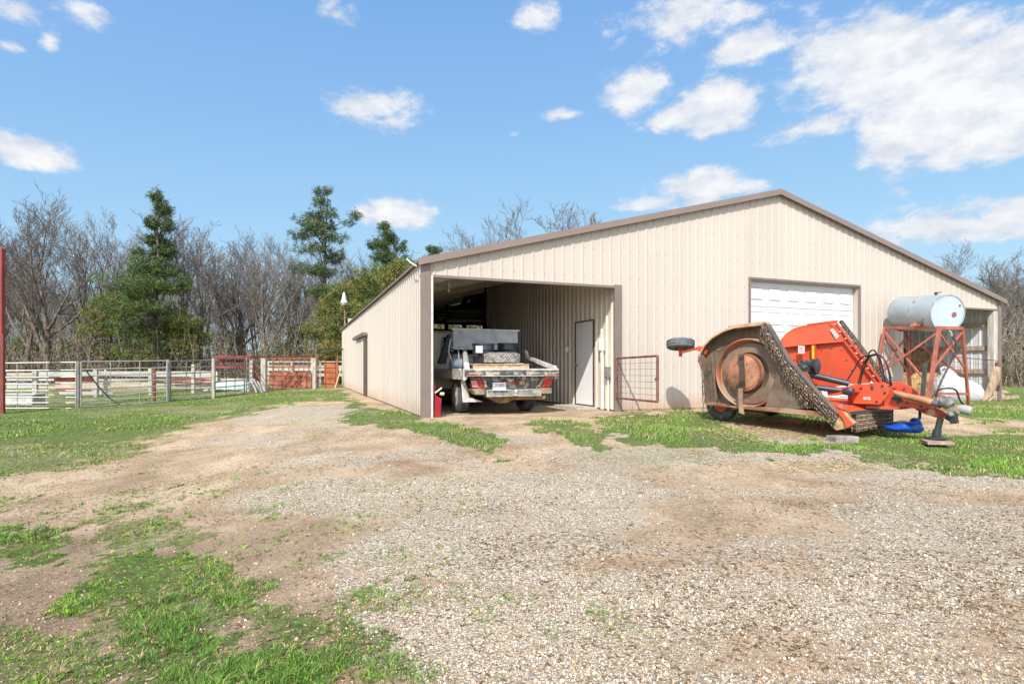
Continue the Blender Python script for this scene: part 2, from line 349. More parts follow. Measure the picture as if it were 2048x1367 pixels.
def ground_mat():
    m = bpy.data.materials.new('soil_gravel_turf'); m.use_nodes = True; nt = m.node_tree; n, l = nt.nodes, nt.links; b = n['Principled BSDF']; b.inputs['Roughness'].default_value = .95; b.inputs['Specular IOR Level'].default_value = .15
    t = n.new('ShaderNodeTexCoord').outputs['Object']
    def noise(s, d=5, r=.6):
        q = n.new('ShaderNodeTexNoise'); q.inputs['Scale'].default_value = s; q.inputs['Detail'].default_value = d; q.inputs['Roughness'].default_value = r; l.new(t, q.inputs['Vector']); return q.outputs[0]
    def ramp(v, *st):
        q = n.new('ShaderNodeValToRGB'); e = q.color_ramp.elements
        while len(e) < len(st): e.new(.5)
        for i, (p, c) in enumerate(st): e[i].position = p; e[i].color = (*c, 1)
        l.new(v, q.inputs[0]); return q.outputs[0]
    def mix(f, a, b_, bt='MIX'):
        q = n.new('ShaderNodeMix'); q.data_type = 'RGBA'; q.blend_type = bt
        for i, v in ((0, f), (6, a), (7, b_)):
            if isinstance(v, (int, float)): q.inputs[i].default_value = v
            elif isinstance(v, tuple): q.inputs[i].default_value = (*v, 1)
            else: l.new(v, q.inputs[i])
        return q.outputs[2]
    def mth(op, a, b_=None, cl=False):
        q = n.new('ShaderNodeMath'); q.operation = op; q.use_clamp = cl
        for i, v in enumerate((a, b_)):
            if v is None: continue
            if isinstance(v, (int, float)): q.inputs[i].default_value = v
            else: l.new(v, q.inputs[i])
        return q.outputs[0]
    def step(v, a, b_):
        q = n.new('ShaderNodeMapRange'); q.inputs[1].default_value = a; q.inputs[2].default_value = b_; l.new(v, q.inputs[0]); return q.outputs[0]
    A = n.new('ShaderNodeAttribute'); A.attribute_name = 'cover'; sp = n.new('ShaderNodeSeparateColor'); l.new(A.outputs['Color'], sp.inputs[0])
    G, V, H = sp.outputs[0], sp.outputs[1], sp.outputs[2]
    # soil
    soil = ramp(noise(1.1, 8, .65), (.30, (.28, .195, .12)), (.46, (.45, .33, .21)), (.60, (.61, .47, .32)), (.75, (.70, .57, .41)))
    soil = mix(mth('MULTIPLY', step(noise(26, 7, .75), .5, .62), .6), soil, (.185, .12, .075)); soil = mix(mth('MULTIPLY', step(noise(70, 6, .75), .52, .64), .5), soil, (.60, .49, .36))
    soil = mix(mth('MULTIPLY', step(noise(3.0, 5), .55, .72), .45), soil, (.50, .31, .19))
    soil = mix(mth('MULTIPLY', H, .72), soil, (.235, .170, .120))
    # gravel: stones of two sizes
    vo = n.new('ShaderNodeTexVoronoi'); vo.inputs['Scale'].default_value = 58; l.new(t, vo.inputs['Vector'])
    vd = n.new('ShaderNodeTexVoronoi'); vd.inputs['Scale'].default_value = 125; l.new(t, vd.inputs['Vector'])
    s1 = n.new('ShaderNodeSeparateColor'); l.new(vo.outputs['Color'], s1.inputs[0]); s2 = n.new('ShaderNodeSeparateColor'); l.new(vd.outputs['Color'], s2.inputs[0])
    grv = ramp(s1.outputs[0], (0, (.31, .24, .165)), (.35, (.54, .455, .34)), (.7, (.70, .61, .475)), (1, (.80, .74, .63)))
    grv2 = ramp(s2.outputs[1], (0, (.33, .25, .17)), (.5, (.57, .47, .34)), (1, (.73, .65, .52)))
    grv = mix(step(noise(9, 4), .45, .6), grv, grv2)
    grv = mix(mth('MULTIPLY', step(vo.outputs['Distance'], .42, .72), .50), grv, (.17, .125, .085))
    grv = mix(mth('MULTIPLY', step(noise(.8, 7, .65), .48, .66), .55), grv, (.43, .32, .225))
    e = mth('ADD', V, mth('MULTIPLY', mth('SUBTRACT', noise(7, 6, .7), .5), 1.1))
    c = mix(step(e, .32, .62), soil, grv)
    # turf base
    tf = ramp(noise(14, 6, .7), (.35, (.075, .085, .03)), (.5, (.09, .15, .03)), (.65, (.155, .24, .05)))
    tf = mix(mth('MULTIPLY', step(noise(2.2, 6, .65), .52, .68), .45), tf, (.30, .22, .12))
    e2 = mth('ADD', G, mth('MULTIPLY', mth('SUBTRACT', noise(16, 6, .75), .5), 1.0))
    c = mix(mth('MULTIPLY', step(e2, .46, .80), .93), c, tf)
    c = mix(.35, c, mix(1., c, ramp(noise(.35, 4), (.3, (.78, .76, .74)), (.7, (1.12, 1.12, 1.12))), 'MULTIPLY'))
    l.new(c, b.inputs['Base Color'])
    hgt = mth('ADD', mth('MULTIPLY', mth('SUBTRACT', 1, vo.outputs['Distance']), mth('MULTIPLY', step(e, .3, .6), .6)), mth('ADD', mth('MULTIPLY', noise(60, 6, .7), .7), mth('MULTIPLY', noise(17, 7, .7), 1.3)))
    bp = n.new('ShaderNodeBump'); bp.inputs['Strength'].default_value = 1.0; bp.inputs['Distance'].default_value = .03; l.new(hgt, bp.inputs['Height']); l.new(bp.outputs[0], b.inputs['Normal'])
    return m
ground = npmesh('ground', np.stack([GX.ravel(), GY.ravel(), GZ.ravel()], -1), gf, ground_mat(), cc, smooth=True, cname='cover')
ground['kind'] = 'structure'

# ---------------------------------------------------------------- blades, stones, dead leaves
def turned(n): 
    a = rng.uniform(0, 2*np.pi, n); return np.cos(a), np.sin(a)
def scatter(nc, cover, pylo, pyhi, pxlo=-350, pxhi=2400, power=1.):
    px = rng.uniform(pxlo, pxhi, nc); py = HY+(pylo-HY)*((pyhi-HY)/(pylo-HY))**(rng.uniform(0, 1, nc)**power)
    x, y = ground_hit(px, py); c = cover(x, y); k = rng.uniform(0, 1, nc) < c
    return x[k], y[k], c[k]
def blades(x, y, h, w, lx, ly, cl):
    n = len(x); z = gz(x, y)-.006; cx, sx = turned(n)
    V = []
    for (hh, ln, ww) in ((0, 0, 1.), (.55, .28, .8), (1, 1, .10)):
        for s in (-1, 1): V.append(np.stack([x+s*cx*w*ww+lx*h*ln, y+s*sx*w*ww+ly*h*ln, z+h*hh*(1-.25*ln*np.hypot(lx, ly))], -1))
    v = np.stack(V, 1).reshape(-1, 3); i = np.arange(n)*6
    f = np.concatenate([np.stack([i, i+1, i+3, i+2], -1), np.stack([i+2, i+3, i+5, i+4], -1)])
    return v, f, np.repeat(cl, 6, 0)
def make_grass():
    pal = np.array([[.085, .19, .025], [.13, .27, .03], [.20, .335, .045], [.06, .14, .03], [.17, .27, .05], [.11, .24, .04]])
    def colour(x, y, n, dryk=1.):
        dry = rng.uniform(0, 1, n) < (.12+.34*sstep(fbm(x*.8, y*.8, 73), .50, .68))*dryk
        cl = pal[rng.integers(0, 6, n)]*rng.uniform(.75, 1.25, (n, 1)); fresh = sstep(fbm(x*.7, y*.7, 74), .4, .65)[:, None]
        cl = cl*(1-fresh)+cl*np.array([1.3, 1.22, .95])*fresh
        cl[dry] = np.array([.46, .36, .19])*rng.uniform(.6, 1.2, (dry.sum(), 1)); return cl
    V, Fc, C = [], [], []; off = 0
    def put_(v, f, c):
        nonlocal off
        V.append(v); Fc.append(f+off); C.append(c); off += len(v)
    # turf further off: single blades
    x, y, c = scatter(420000, lambda x, y: grass_cover(x, y)**1.2, 764, 1000)
    k = (y < 34) & (fbm(x*3, y*3, 70)+c*.35 > .50); x, y, c = x[k], y[k], c[k]; n = len(x)
    tall = fbm(x*1.3, y*1.3, 71); h = (.016+.066*sstep(tall, .35, .72)*c*(1-.5*sstep(y, 9, 16)))*rng.uniform(.4, 1.3, n); a = rng.uniform(0, 6.28, n); L = rng.uniform(.1, 1.0, n)
    put_(*blades(x, y, h, np.maximum(.0028, y*.0005)*rng.uniform(.7, 1.3, n), np.cos(a)*L+.2, np.sin(a)*L, colour(x, y, n, 1-.0)))
    # near tufts: blades fanning out of a crown
    for (nt, lo, hi, per, hs) in ((26000, 930, 1440, 13, 1.), (34000, 930, 1440, 7, .50)):
        cov = (lambda x, y: grass_cover(x, y)**1.6*(.15+.85*sstep(fbm(x*4.2, y*4.2, 79), .36, .56))) if hs == 1. else (lambda x, y: np.clip(sstep(-(x-1.2+.0*y), -.5, 2.5)*.55*sstep(fbm(x*3.4, y*3.4, 77), .42, .60)+grass_cover(x, y)*.95, 0, 1))
        x, y, c = scatter(nt, cov, lo, hi)
        sz = (.45+.9*sstep(fbm(x*1.6, y*1.6, 78), .35, .7))*(.55+.6*c)*rng.uniform(.55, 1.25, len(x))*hs
        n = len(x)*per; q = np.repeat(np.arange(len(x)), per); a = rng.uniform(0, 6.28, n); rr = rng.uniform(0, 1, n)
        L = rng.uniform(.2, 1.25, n); bx = x[q]+np.cos(a)*rr*.022*sz[q]; by = y[q]+np.sin(a)*rr*.022*sz[q]
        h = .050*sz[q]*rng.uniform(.45, 1.2, n); w = np.maximum(.0016, by*.00048)*rng.uniform(.7, 1.4, n)*(1 if hs == 1 else 1.2)
        put_(*blades(bx, by, h, w, np.cos(a)*L+.15, np.sin(a)*L-.1, colour(x, y, len(x), .7)[q]*rng.uniform(.75, 1.3, (n, 1))))
    m = mat('grass_blade', (1, 1, 1), .6, var=0, attr='tone', spec=.3)
    o = npmesh('grass', np.concatenate(V), np.concatenate(Fc), m, np.concatenate(C)); o['kind'] = 'stuff'; o['label'] = 'short green spring grass in patches and tufts'; o['category'] = 'grass'
def make_stones():
    X, Y, Cv = [], [], []
    for (nc, lo, hi) in ((40000, 850, 1000), (70000, 950, 1430), (46000, 1130, 1450)):
        x, y, c = scatter(nc, lambda x, y: np.clip(gravel_cover(x, y)*.95+.30, 0, 1)*(1-grass_cover(x, y)*.7), lo, hi); X.append(x); Y.append(y); Cv.append(c)
    x = np.concatenate(X); y = np.concatenate(Y); n = len(x); z = gz(x, y)
    s = rng.lognormal(-5.6, .50, n); s = np.maximum(np.minimum(s, .018), y*.0007)
    base = np.array([[1, 0, 0], [0, 1, 0], [-1, 0, 0], [0, -1, 0], [.1, .1, .75], [0, 0, -.6]]); ang = rng.uniform(0, 6.28, n)
    ve = base[None]*rng.uniform(.65, 1.25, (n, 6, 1))*s[:, None, None]
    ca, sa = np.cos(ang)[:, None], np.sin(ang)[:, None]; vx = ve[..., 0]*ca-ve[..., 1]*sa; vy = ve[..., 0]*sa+ve[..., 1]*ca
    v = np.stack([vx+x[:, None], vy+y[:, None], ve[..., 2]+(z+s*.15)[:, None]], -1).reshape(-1, 3)
    fb = np.array([[0, 1, 4], [1, 2, 4], [2, 3, 4], [3, 0, 4], [1, 0, 5], [2, 1, 5], [3, 2, 5], [0, 3, 5]]); f = (fb[None]+(np.arange(n)*6)[:, None, None]).reshape(-1, 3)
    onsoil = rng.uniform(0, 1, n) > gravel_cover(x, y)*.95+.08
    pal = np.array([[.58, .51, .41], [.48, .40, .30], [.65, .57, .46], [.54, .42, .285], [.34, .265, .19], [.70, .65, .56], [.42, .31, .20]])
    cl = pal[rng.integers(0, 7, n)]*rng.uniform(.8, 1.15, (n, 1))
    sp_ = np.array([[.42, .31, .21], [.32, .225, .15], [.50, .39, .27], [.25, .17, .11]]); cl = np.where(onsoil[:, None], sp_[rng.integers(0, 4, n)]*rng.uniform(.8, 1.2, (n, 1)), cl)
    o = npmesh('gravel', v, f, mat('stone_chip', (1, 1, 1), .9, var=.0, attr='tone', spec=.2), np.repeat(cl, 6, 0)); o['kind'] = 'stuff'; o['label'] = 'loose pale gravel scattered over the drive'; o['category'] = 'gravel'
def make_litter():
    x, y, c = scatter(42000, lambda x, y: np.clip(sstep(fbm(x*1.1, y*1.6, 81), .48, .66)+.22, 0, 1)*(1-grass_cover(x, y)*.6), 850, 1430)
    n = len(x); z = gz(x, y)+.004; L = np.maximum(rng.uniform(.007, .019, n), y*.0014); w = np.maximum(rng.uniform(.0015, .006, n), y*.0005); cx, sx = turned(n)
    cu = rng.uniform(-.4, .4, n)*L; rz = rng.uniform(0, .4, n)*L
    P = [np.stack([x+cx*L*t-sx*(w*s+cu*(t*t)), y+sx*L*t+cx*(w*s+cu*(t*t)), z+rz*(t*t)+.001*s], -1) for t in (-1, 0, 1) for s in (-1, 1)]
    v = np.stack(P, 1).reshape(-1, 3); i = np.arange(n)*6; f = np.concatenate([np.stack([i, i+1, i+3, i+2], -1), np.stack([i+2, i+3, i+5, i+4], -1)])
    pal = np.array([[.17, .10, .055], [.26, .16, .09], [.30, .20, .11], [.12, .08, .05], [.38, .28, .16]]); cl = pal[rng.integers(0, 5, n)]
    o = npmesh('leaf_litter', v, f, mat('dead_leaf', (1, 1, 1), .85, var=0, attr='tone', spec=.2), np.repeat(cl, 6, 0)); o['kind'] = 'stuff'; o['label'] = 'brown dead leaves and straw bits strewn on the drive'; o['category'] = 'leaf litter'
def make_straw():
    n = 5200; px = rng.normal(1560, 75, n); py = rng.normal(863, 10, n); px[:900] = rng.normal(1670, 60, 900); py[:900] = rng.normal(929, 7, 900); x, y = ground_hit(px, py); z = gz(x, y)+.006
    a = rng.uniform(0, 6.28, n); L = rng.uniform(.02, .07, n); w = .0035; dx, dy = np.cos(a)*L, np.sin(a)*L; up = rng.uniform(0, .02, n)
    v = np.stack([np.stack([x-dx-dy*w/L, y-dy+dx*w/L, z], -1), np.stack([x-dx+dy*w/L, y-dy-dx*w/L, z], -1), np.stack([x+dx+dy*w/L, y+dy-dx*w/L, z+up], -1), np.stack([x+dx-dy*w/L, y+dy+dx*w/L, z+up], -1)], 1).reshape(-1, 3)
    i = np.arange(n)*4; cl = np.array([.58, .45, .25])*rng.uniform(.6, 1.2, (n, 1))
    o = npmesh('straw', v, np.stack([i, i+1, i+2, i+3], -1), mat('dead_leaf', (1, 1, 1)), np.repeat(cl, 4, 0)); o['kind'] = 'stuff'; o['label'] = 'flattened dry straw under and before the orange mower'; o['category'] = 'straw'
make_grass(); make_stones(); make_litter(); make_straw()
# ---------------------------------------------------------------- barn
tan = mat('tan_siding', (.50, .45, .395), .42, var=.03, sc=1.1, streak=(1, 1, .25), spots=((.475, .415, .35), 1.3, .62))
tan_in = mat('tan_siding_inner', (.70, .61, .52), .5, var=.07, sc=1.5, streak=(1, 1, .3))
brown = mat('brown_trim', (.195, .155, .135), .45, var=.06, sc=3)
def splash(m):
    nt = m.node_tree; n, l = nt.nodes, nt.links; b = n['Principled BSDF']; src = b.inputs['Base Color'].links[0].from_socket
    t = n.new('ShaderNodeTexCoord'); sp = n.new('ShaderNodeSeparateXYZ'); l.new(t.outputs['Object'], sp.inputs[0])
    no = n.new('ShaderNodeTexNoise'); no.inputs['Scale'].default_value = 3.5; no.inputs['Detail'].default_value = 8; no.inputs['Roughness'].default_value = .7; l.new(t.outputs['Object'], no.inputs['Vector'])
    a = n.new('ShaderNodeMath'); a.operation = 'MULTIPLY_ADD'; l.new(no.outputs[0], a.inputs[0]); a.inputs[1].default_value = -.75; l.new(sp.outputs[2], a.inputs[2])
    r = n.new('ShaderNodeMapRange'); r.inputs[1].default_value = -.42; r.inputs[2].default_value = .02; r.inputs[3].default_value = .8; r.inputs[4].default_value = 0; l.new(a.outputs[0], r.inputs[0])
    mi = n.new('ShaderNodeMix'); mi.data_type = 'RGBA'; l.new(r.outputs[0], mi.inputs[0]); l.new(src, mi.inputs[6]); mi.inputs[7].default_value = (.40, .27, .17, 1); l.new(mi.outputs[2], b.inputs['Base Color'])
splash(tan)
white_in = mat('white_liner', (.66, .68, .70), .45, var=.05, sc=1.4, streak=(1, 1, .3))
dim_wood = mat('barn_lumber', (.40, .32, .235), .8, var=.18, sc=3, streak=(6, 6, 1), bump=.2)
pale_wood = mat('pale_lumber', (.68, .62, .54), .8, var=.10, sc=3, streak=(1, 5, 5))
white_door = mat('white_door_paint', (.60, .61, .63), .4, var=.02, sc=2)
galv = mat('galvanised_sheet', (.42, .43, .45), .45, metal=.5, var=.1, sc=3)
conc = mat('concrete', (.46, .42, .37), .9, var=.12, sc=5, bump=.2)
barn = thing('pole_barn', B(0, 0, 0), 'long tan metal pole barn with brown trim and open lean-to bays at both ends', 'barn')
def ribsheet(T, s0, s1, zlo, zhi, holes=(), pitch=.2286, rh=.016, minor=.003, brk=()):
    """corrugated sheet: T(s, out, z); holes = (s0, s1, z0, z1)"""
    st = {s0: 0., s1: 0.}
    k = math.floor(s0/pitch)
    while k*pitch < s1+pitch:
        c = k*pitch
        for d, o in ((-.030, 0), (-.014, rh), (.014, rh), (.030, 0), (.070, 0), (.080, minor), (.088, 0), (.142, 0), (.150, minor), (.160, 0)):
            if s0 < c+d < s1: st[round(c+d, 4)] = o
        k += 1
    for h in holes:
        for e in h[:2]:
            if s0 < e < s1: st[e] = 0.
    for e in brk: st[e] = 0.
    ss = sorted(st); mb = MB()
    for p, q in zip(ss[:-1], ss[1:]):
        if q-p < 1e-4: continue
        mid = (p+q)/2; iv = [(zlo(p), zhi(p), zlo(q), zhi(q))]
        hs = sorted([h for h in holes if h[0]-1e-5 <= mid <= h[1]+1e-5], key=lambda h: h[2])
        for h in hs:
            a0, a1, c0, c1 = iv.pop()
            if h[2] > min(a0, c0)+.002: iv.append((a0, h[2], c0, h[2]))
            iv.append((h[3], a1, h[3], c1))
        for (a0, a1, c0, c1) in iv:
            mb.add([T(p, st[p], a0), T(q, st[q], c0), T(q, st[q], c1), T(p, st[p], a1)], [(0, 1, 2, 3)])
    return mb
gl, ztop = onb(1500, 558, 0); gr_, _ = onb(1717, 569, 0); gl = 7.12 if not 6.5 < gl < 9 else gl
GD = (gl, gr_, -.02, ztop)
TF = lambda s, o, z: B(s, -o, z)
LO = (.16, A1-.02, -.1, HD); RO = (A2+.02, W-.28, -.1, HD)
ribsheet(TF, 0, W, lambda a: -.0, lambda a: zroof(a)-.02, [(LO[0], LO[1], -.01, HD), (GD[0], GD[1], -.01, GD[3]), (RO[0], RO[1], -.01, HD)], brk=(W/2,)).build('front_wall', tan, barn, solid=.006)
ribsheet(lambda s, o, z: B(-o, s, z), .02, DEP, lambda b: .0, lambda b: ZE-.03).build('side_wall', tan, barn, solid=.006, label='sunlit tan side wall facing the corral')
ribsheet(lambda s, o, z: B(A1-o, s, z), .02, 9.1, lambda b: .03, lambda b: zroof(A1)-.03, [(1.02, 1.98, .02, 2.10)], rh=.032).build('lean_to_inner_wall', tan_in, barn, solid=.006)
ribsheet(lambda s, o, z: B(A2+o, s, z), .02, DEP, lambda b: .0, lambda b: zroof(A2)-.03).build('lean_to_inner_wall', tan_in, barn, solid=.006)
ribsheet(lambda s, o, z: B(W-.16-o, s, z), .10, DEP, lambda b: .0, lambda b: ZE-.05).build('lean_to_liner', white_in, barn, solid=.006)
ribsheet(lambda s, o, z: B(W+o, s, z), .02, DEP, lambda b: .0, lambda b: ZE-.03).build('side_wall', tan, barn, solid=.006, label='tan side wall on the far side of the barn')
# rear wall with the open strip seen from the lean-to
ribsheet(lambda s, o, z: B(s, DEP+o, z), 0, W, lambda a: .0, lambda a: zroof(a)-.03, [(.3, 9.6, 3.18, 3.60)], brk=(W/2,)).build('rear_wall', tan, barn, solid=.006)
MB().box(A1, A1+.1, 9.1, 9.18, 0, zroof(A1)-.06, B).box(A1+.1, A2, 9.1, 9.16, 0, 3.0, B).build('cross_wall', tan_in, barn) if False else None
# roof
mb = MB()
for (a0, a1) in ((-.08, W/2), (W/2, W+.08)):
    z = lambda a: ZR-(ZR-ZE)/(W/2)*abs(a-W/2)
    mb.add([B(a0, -.10, z(a0)), B(a1, -.10, z(a1)), B(a1, DEP+.15, z(a1)), B(a0, DEP+.15, z(a0)), B(a0, -.10, z(a0)+.05), B(a1, -.10, z(a1)+.05), B(a1, DEP+.15, z(a1)+.05), B(a0, DEP+.15, z(a0)+.05)],
           [(0, 3, 2, 1), (4, 5, 6, 7), (0, 1, 5, 4), (1, 2, 6, 5), (2, 3, 7, 6), (3, 0, 4, 7)])
mb.build('roof', brown, barn)
mb = MB(); z = lambda a: ZR-(ZR-ZE)/(W/2)*abs(a-W/2)-.006
for (a0, a1) in ((.04, W/2), (W/2, W-.04)): mb.add([B(a0, .03, z(a0)), B(a1, .03, z(a1)), B(a1, DEP-.05, z(a1)), B(a0, DEP-.05, z(a0))], [(0, 1, 2, 3)])
mb.build('roof_liner', mat('pale_roof_liner', (.74, .70, .64), .7, var=.08, sc=2), barn)
mb = MB()
for (a0, a1) in ((-.10, W/2), (W/2, W+.10)):
    z = lambda a: ZR-(ZR-ZE)/(W/2)*abs(a-W/2)
    mb.prism([B(a0, -.14, z(a0)-.080), B(a1, -.14, z(a1)-.080), B(a1, -.14, z(a1)+.055), B(a0, -.14, z(a0)+.055)], BB*.036)
mb.build('rake_trim', mat('brown_rake', (.215, .165, .145), .4, var=.04, sc=2), barn)
mb = MB(); k = 0
while k*.2286 < DEP: mb.box(-.10, -.05, k*.2286-.02, k*.2286+.03, ZE-.035, ZE+.012, B); k += 1
mb.build('roof_rib_ends', brown, barn)
MB().tube([B(-.10, .05, ZE-.10), B(-.20, .15, ZE-.02), B(-.24, .32, ZE+.08), B(-.20, .5, ZE+.12)], .012, 6).build('cable_stub', mat('pale_cable', (.7, .72, .7), .5), barn)
# corner and opening trim
mb = MB().box(-.035, .155, -.035, .03, 0, ZE-.03, B).build('corner_trim', brown, barn)
MB().box(.157, .20, -.028, .10, 0, HD, B).build('opening_jamb', mat('pale_jamb', (.66, .60, .56), .5), barn)
MB().box(.20, A1-.10, -.034, .05, HD-.035, HD+.015, B).build('opening_header', brown, barn)
MB().box(A1-.10, A1+.085, -.034, .018, 0, HD+.04, B).build('opening_post', brown, barn)
MB().box(W-.15, W+.02, -.035, .03, 0, ZE-.06, B).build('corner_trim', brown, barn)
MB().box(RO[0]-.02, W-.15, -.034, .05, HD-.035, HD+.01, B).build('opening_header', brown, barn)
MB().box(W-.34, W-.153, -.02, .14, -.05, HD-.04, B).build('corner_post', mat('weathered_post', (.58, .54, .48), .85, var=.2, sc=3, streak=(5, 5, .6), bump=.2), barn)
MB().box(A1+.09, GD[0]-.02, -.026, .0, -.02, .045, B).box(GD[1]+.02, A2, -.026, .0, -.02, .045, B).build('base_trim', mat('stained_base', (.34, .22, .15), .8, var=.2), barn)
MB().box(-.02, .0, .05, DEP, -.12, .03, B).build('base_trim', mat('dark_base', (.14, .12, .11), .8), barn)
# lean-to framing
mb = MB()
for b in (1.35, 3.9, 6.5, 9.2, 12.1, 15.1, 18.0):
    r_ = MB().prism([B(.05, b, zroof(.05)-.34), B(A1-.03, b, zroof(A1)-.34), B(A1-.03, b, zroof(A1)-.04), B(.05, b, zroof(.05)-.04)], BB*.05); r_.build('rafter', pale_wood, barn)
mb = MB()
for a in (.5, 1.15, 1.8, 2.45, 3.1, 3.75): mb.prism([B(a, .1, zroof(a)-.04), B(a+.04, .1, zroof(a+.04)-.04), B(a+.04, .1, zroof(a)-.0), B(a, .1, zroof(a)-.0)], BB*(DEP-.2))
mb.build('purlins', pale_wood, barn)
for b in (9.2, 12.1, 15.1, 18.0): MB().box(A1-.02, A1+.13, b+.06, b+.21, 0, zroof(A1)-.05, B).build('post', mat('dark_post', (.07, .055, .045), .9, var=.2), barn)
for b in (3.0, 6.1, 9.2, 12.1, 15.1): MB().box(.03, .16, b+.06, b+.2, 0, ZE-.05, B).build('post', pale_wood, barn)
# main bay framing seen through the lean-to
for b in (12.1, 15.1, 18.0):
    MB().prism([B(A1+.15, b+.1, 3.25), B(A2-.1, b+.1, 3.25), B(A2-.1, b+.1, 3.50), B(A1+.15, b+.1, 3.50)], BB*.05).build('truss_chord', dim_wood, barn)
    mb = MB()
    for i in range(8):
        a = A1+.4+i*1.1; mb.bar(B(a, b+.12, 3.45), B(a+.55, b+.12, min(zroof(a+.55)-.1, 4.4)), .04, .09); mb.bar(B(a+.55, b+.12, min(zroof(a+.55)-.1, 4.4)), B(a+1.1, b+.12, 3.45), .04, .09)
    mb.build('truss_web', dim_wood, barn)
MB().prism([B(A1-.03, 9.35, 3.60), B(A1+6, 9.35, 3.60), B(A1+6, 9.35, 3.65), B(A1-.03, 9.35, 3.65)], BB*10.7).build('screen_deck', mat('dark_screen', (.09, .08, .07), .9), barn)  # dark deck added, run to the rear to hide the bounce-lit roof underside
# lower liner and girts in the right lean-to
for z in (2.22, 1.50, .78):
    MB().box(W-.235, W-.185, .14, 11, z, z+.14, B).build('girt', mat('girt_wood', (.44, .36, .28), .85, var=.2, sc=3, streak=(4, 4, .8)), barn)
for b in (3.2, 6.3, 9.4): MB().box(W-.40, W-.24, b, b+.14, 0, ZE-.1, B).build('post', dim_wood, barn)
MB().box(A2+.05, W-.2, 11.0, 11.05, 0, 2.9, B).build('bay_end_wall', tan_in, barn)
# overhead door
gd = MB().box(GD[0]+.02, GD[1]-.02, .16, .20, .02, GD[3]-.0, B).build('garage_door', white_door, barn)
nsec = 5; zt = GD[3]-.02; sh = (zt-.02)/nsec
mb = MB(); gaps = MB()
for s in range(nsec):
    z0 = .02+s*sh
    mb.box(GD[0]+.03, GD[1]-.03, .140, .158, z0+.008, z0+sh*.22, B).box(GD[0]+.03, GD[1]-.03, .140, .158, z0+sh*.80, z0+sh-.008, B)
    wj = (GD[1]-GD[0]-.06)/6
    for c in range(7): mb.box(GD[0]+.03+max(0, c*wj-wj*.13), GD[0]+.03+min(6*wj, c*wj+wj*.13), .140, .158, z0+sh*.22, z0+sh*.80, B)
    w = (GD[1]-GD[0]-.06)/6
    for c in range(6):
        x0 = GD[0]+.03+c*w+w*.13; x1 = GD[0]+.03+(c+1)*w-w*.13; za, zb = z0+sh*.22, z0+sh*.80
        mb.add([B(x0, .139, za), B(x1, .139, za), B(x1, .139, zb), B(x0, .139, zb), B(x0+.03, .157, za+.03), B(x1-.03, .157, za+.03), B(x1-.03, .157, zb-.03), B(x0+.03, .157, zb-.03),
                B(x0+.05, .128, za+.05), B(x1-.05, .128, za+.05), B(x1-.05, .128, zb-.05), B(x0+.05, .128, zb-.05)],
               [(0, 1, 5, 4), (1, 2, 6, 5), (2, 3, 7, 6), (3, 0, 4, 7), (4, 5, 9, 8), (5, 6, 10, 9), (6, 7, 11, 10), (7, 4, 8, 11), (8, 9, 10, 11)])
mb.build('door_sections', white_door, gd)
MB().box(GD[0]-.05, GD[1]+.05, -.034, .02, GD[3], GD[3]+.05, B).box(GD[0]-.05, GD[0]-.0, -.034, .02, 0, GD[3], B).box(GD[1], GD[1]+.05, -.034, .02, 0, GD[3], B).build('door_trim', brown, barn)
MB().box(GD[1]-.018, GD[1]-.002, .021, .16, 0, GD[3], B).box(GD[0]+.002, GD[0]+.018, .021, .16, 0, GD[3], B).box(GD[0]+.02, GD[1]-.02, .021, .16, GD[3]-.018, GD[3]-.002, B).build('door_reveal', tan, barn)
# entry door
T2 = lambda x, y, z: B(A1-y, x, z)
ed = MB().box(1.06, 1.94, -.02, .012, .07, 2.07, T2).build('entry_door', mat('entry_door_white', (.84, .84, .84), .45, var=.02), barn, bevel=.003)
MB().lathe(T2(1.86, .013, 1.02), -BA, [(0, .03), (.012, .03), (.016, .012), (.04, .012), (.045, .026), (.07, .03), (.082, .018)], 16).build('door_knob', mat('brass_knob', (.45, .34, .18), .3, metal=1), ed, smooth=40)
MB().box(1.02, 1.055, -.02, .035, .04, 2.10, T2).box(1.945, 1.98, -.02, .035, .04, 2.10, T2).box(1.055, 1.945, -.02, .035, 2.075, 2.10, T2).build('door_frame', mat('dark_casing', (.10, .075, .065), .5), barn)
MB().box(.85, 2.1, .03, .55, -.02, .045, T2).build('door_step', conc, barn)
MB().box(2.33, 2.40, .025, .11, 1.38, 1.50, T2).tube([T2(2.365, .07, 1.34), T2(2.365, .07, 1.39)], .025, 8).build('wall_light', mat('light_grey_plastic', (.72, .74, .76), .5), barn)
# electrical riser
el = mat('conduit_grey', (.66, .66, .64), .5, var=.08)
T3 = T2
MB().box(.50, .62, .03, .17, 1.34, 1.62, T2).build('meter_box', el, barn, bevel=.012)
MB().tube([T2(.56, .09, 1.34), T2(.55, .07, .9), T2(.56, .07, .02)], .032, 10).tube([T2(.50, .09, 1.34), T2(.49, .08, 1.1), T2(.50, .07, .02)], .02, 8).build('conduit', el, barn, smooth=40)
MB().box(.22, .34, .03, .13, .72, .98, T2).box(.245, .315, .13, .16, .76, .93, T2).build('outlet_box', mat('steel_box', (.42, .42, .42), .4, metal=.4, var=.2), barn, bevel=.01)
MB().tube([T2(.28, .08, .72), T2(.28, .07, .4), T2(.285, .07, -.03)], .022, 8).build('conduit', el, barn, smooth=40)
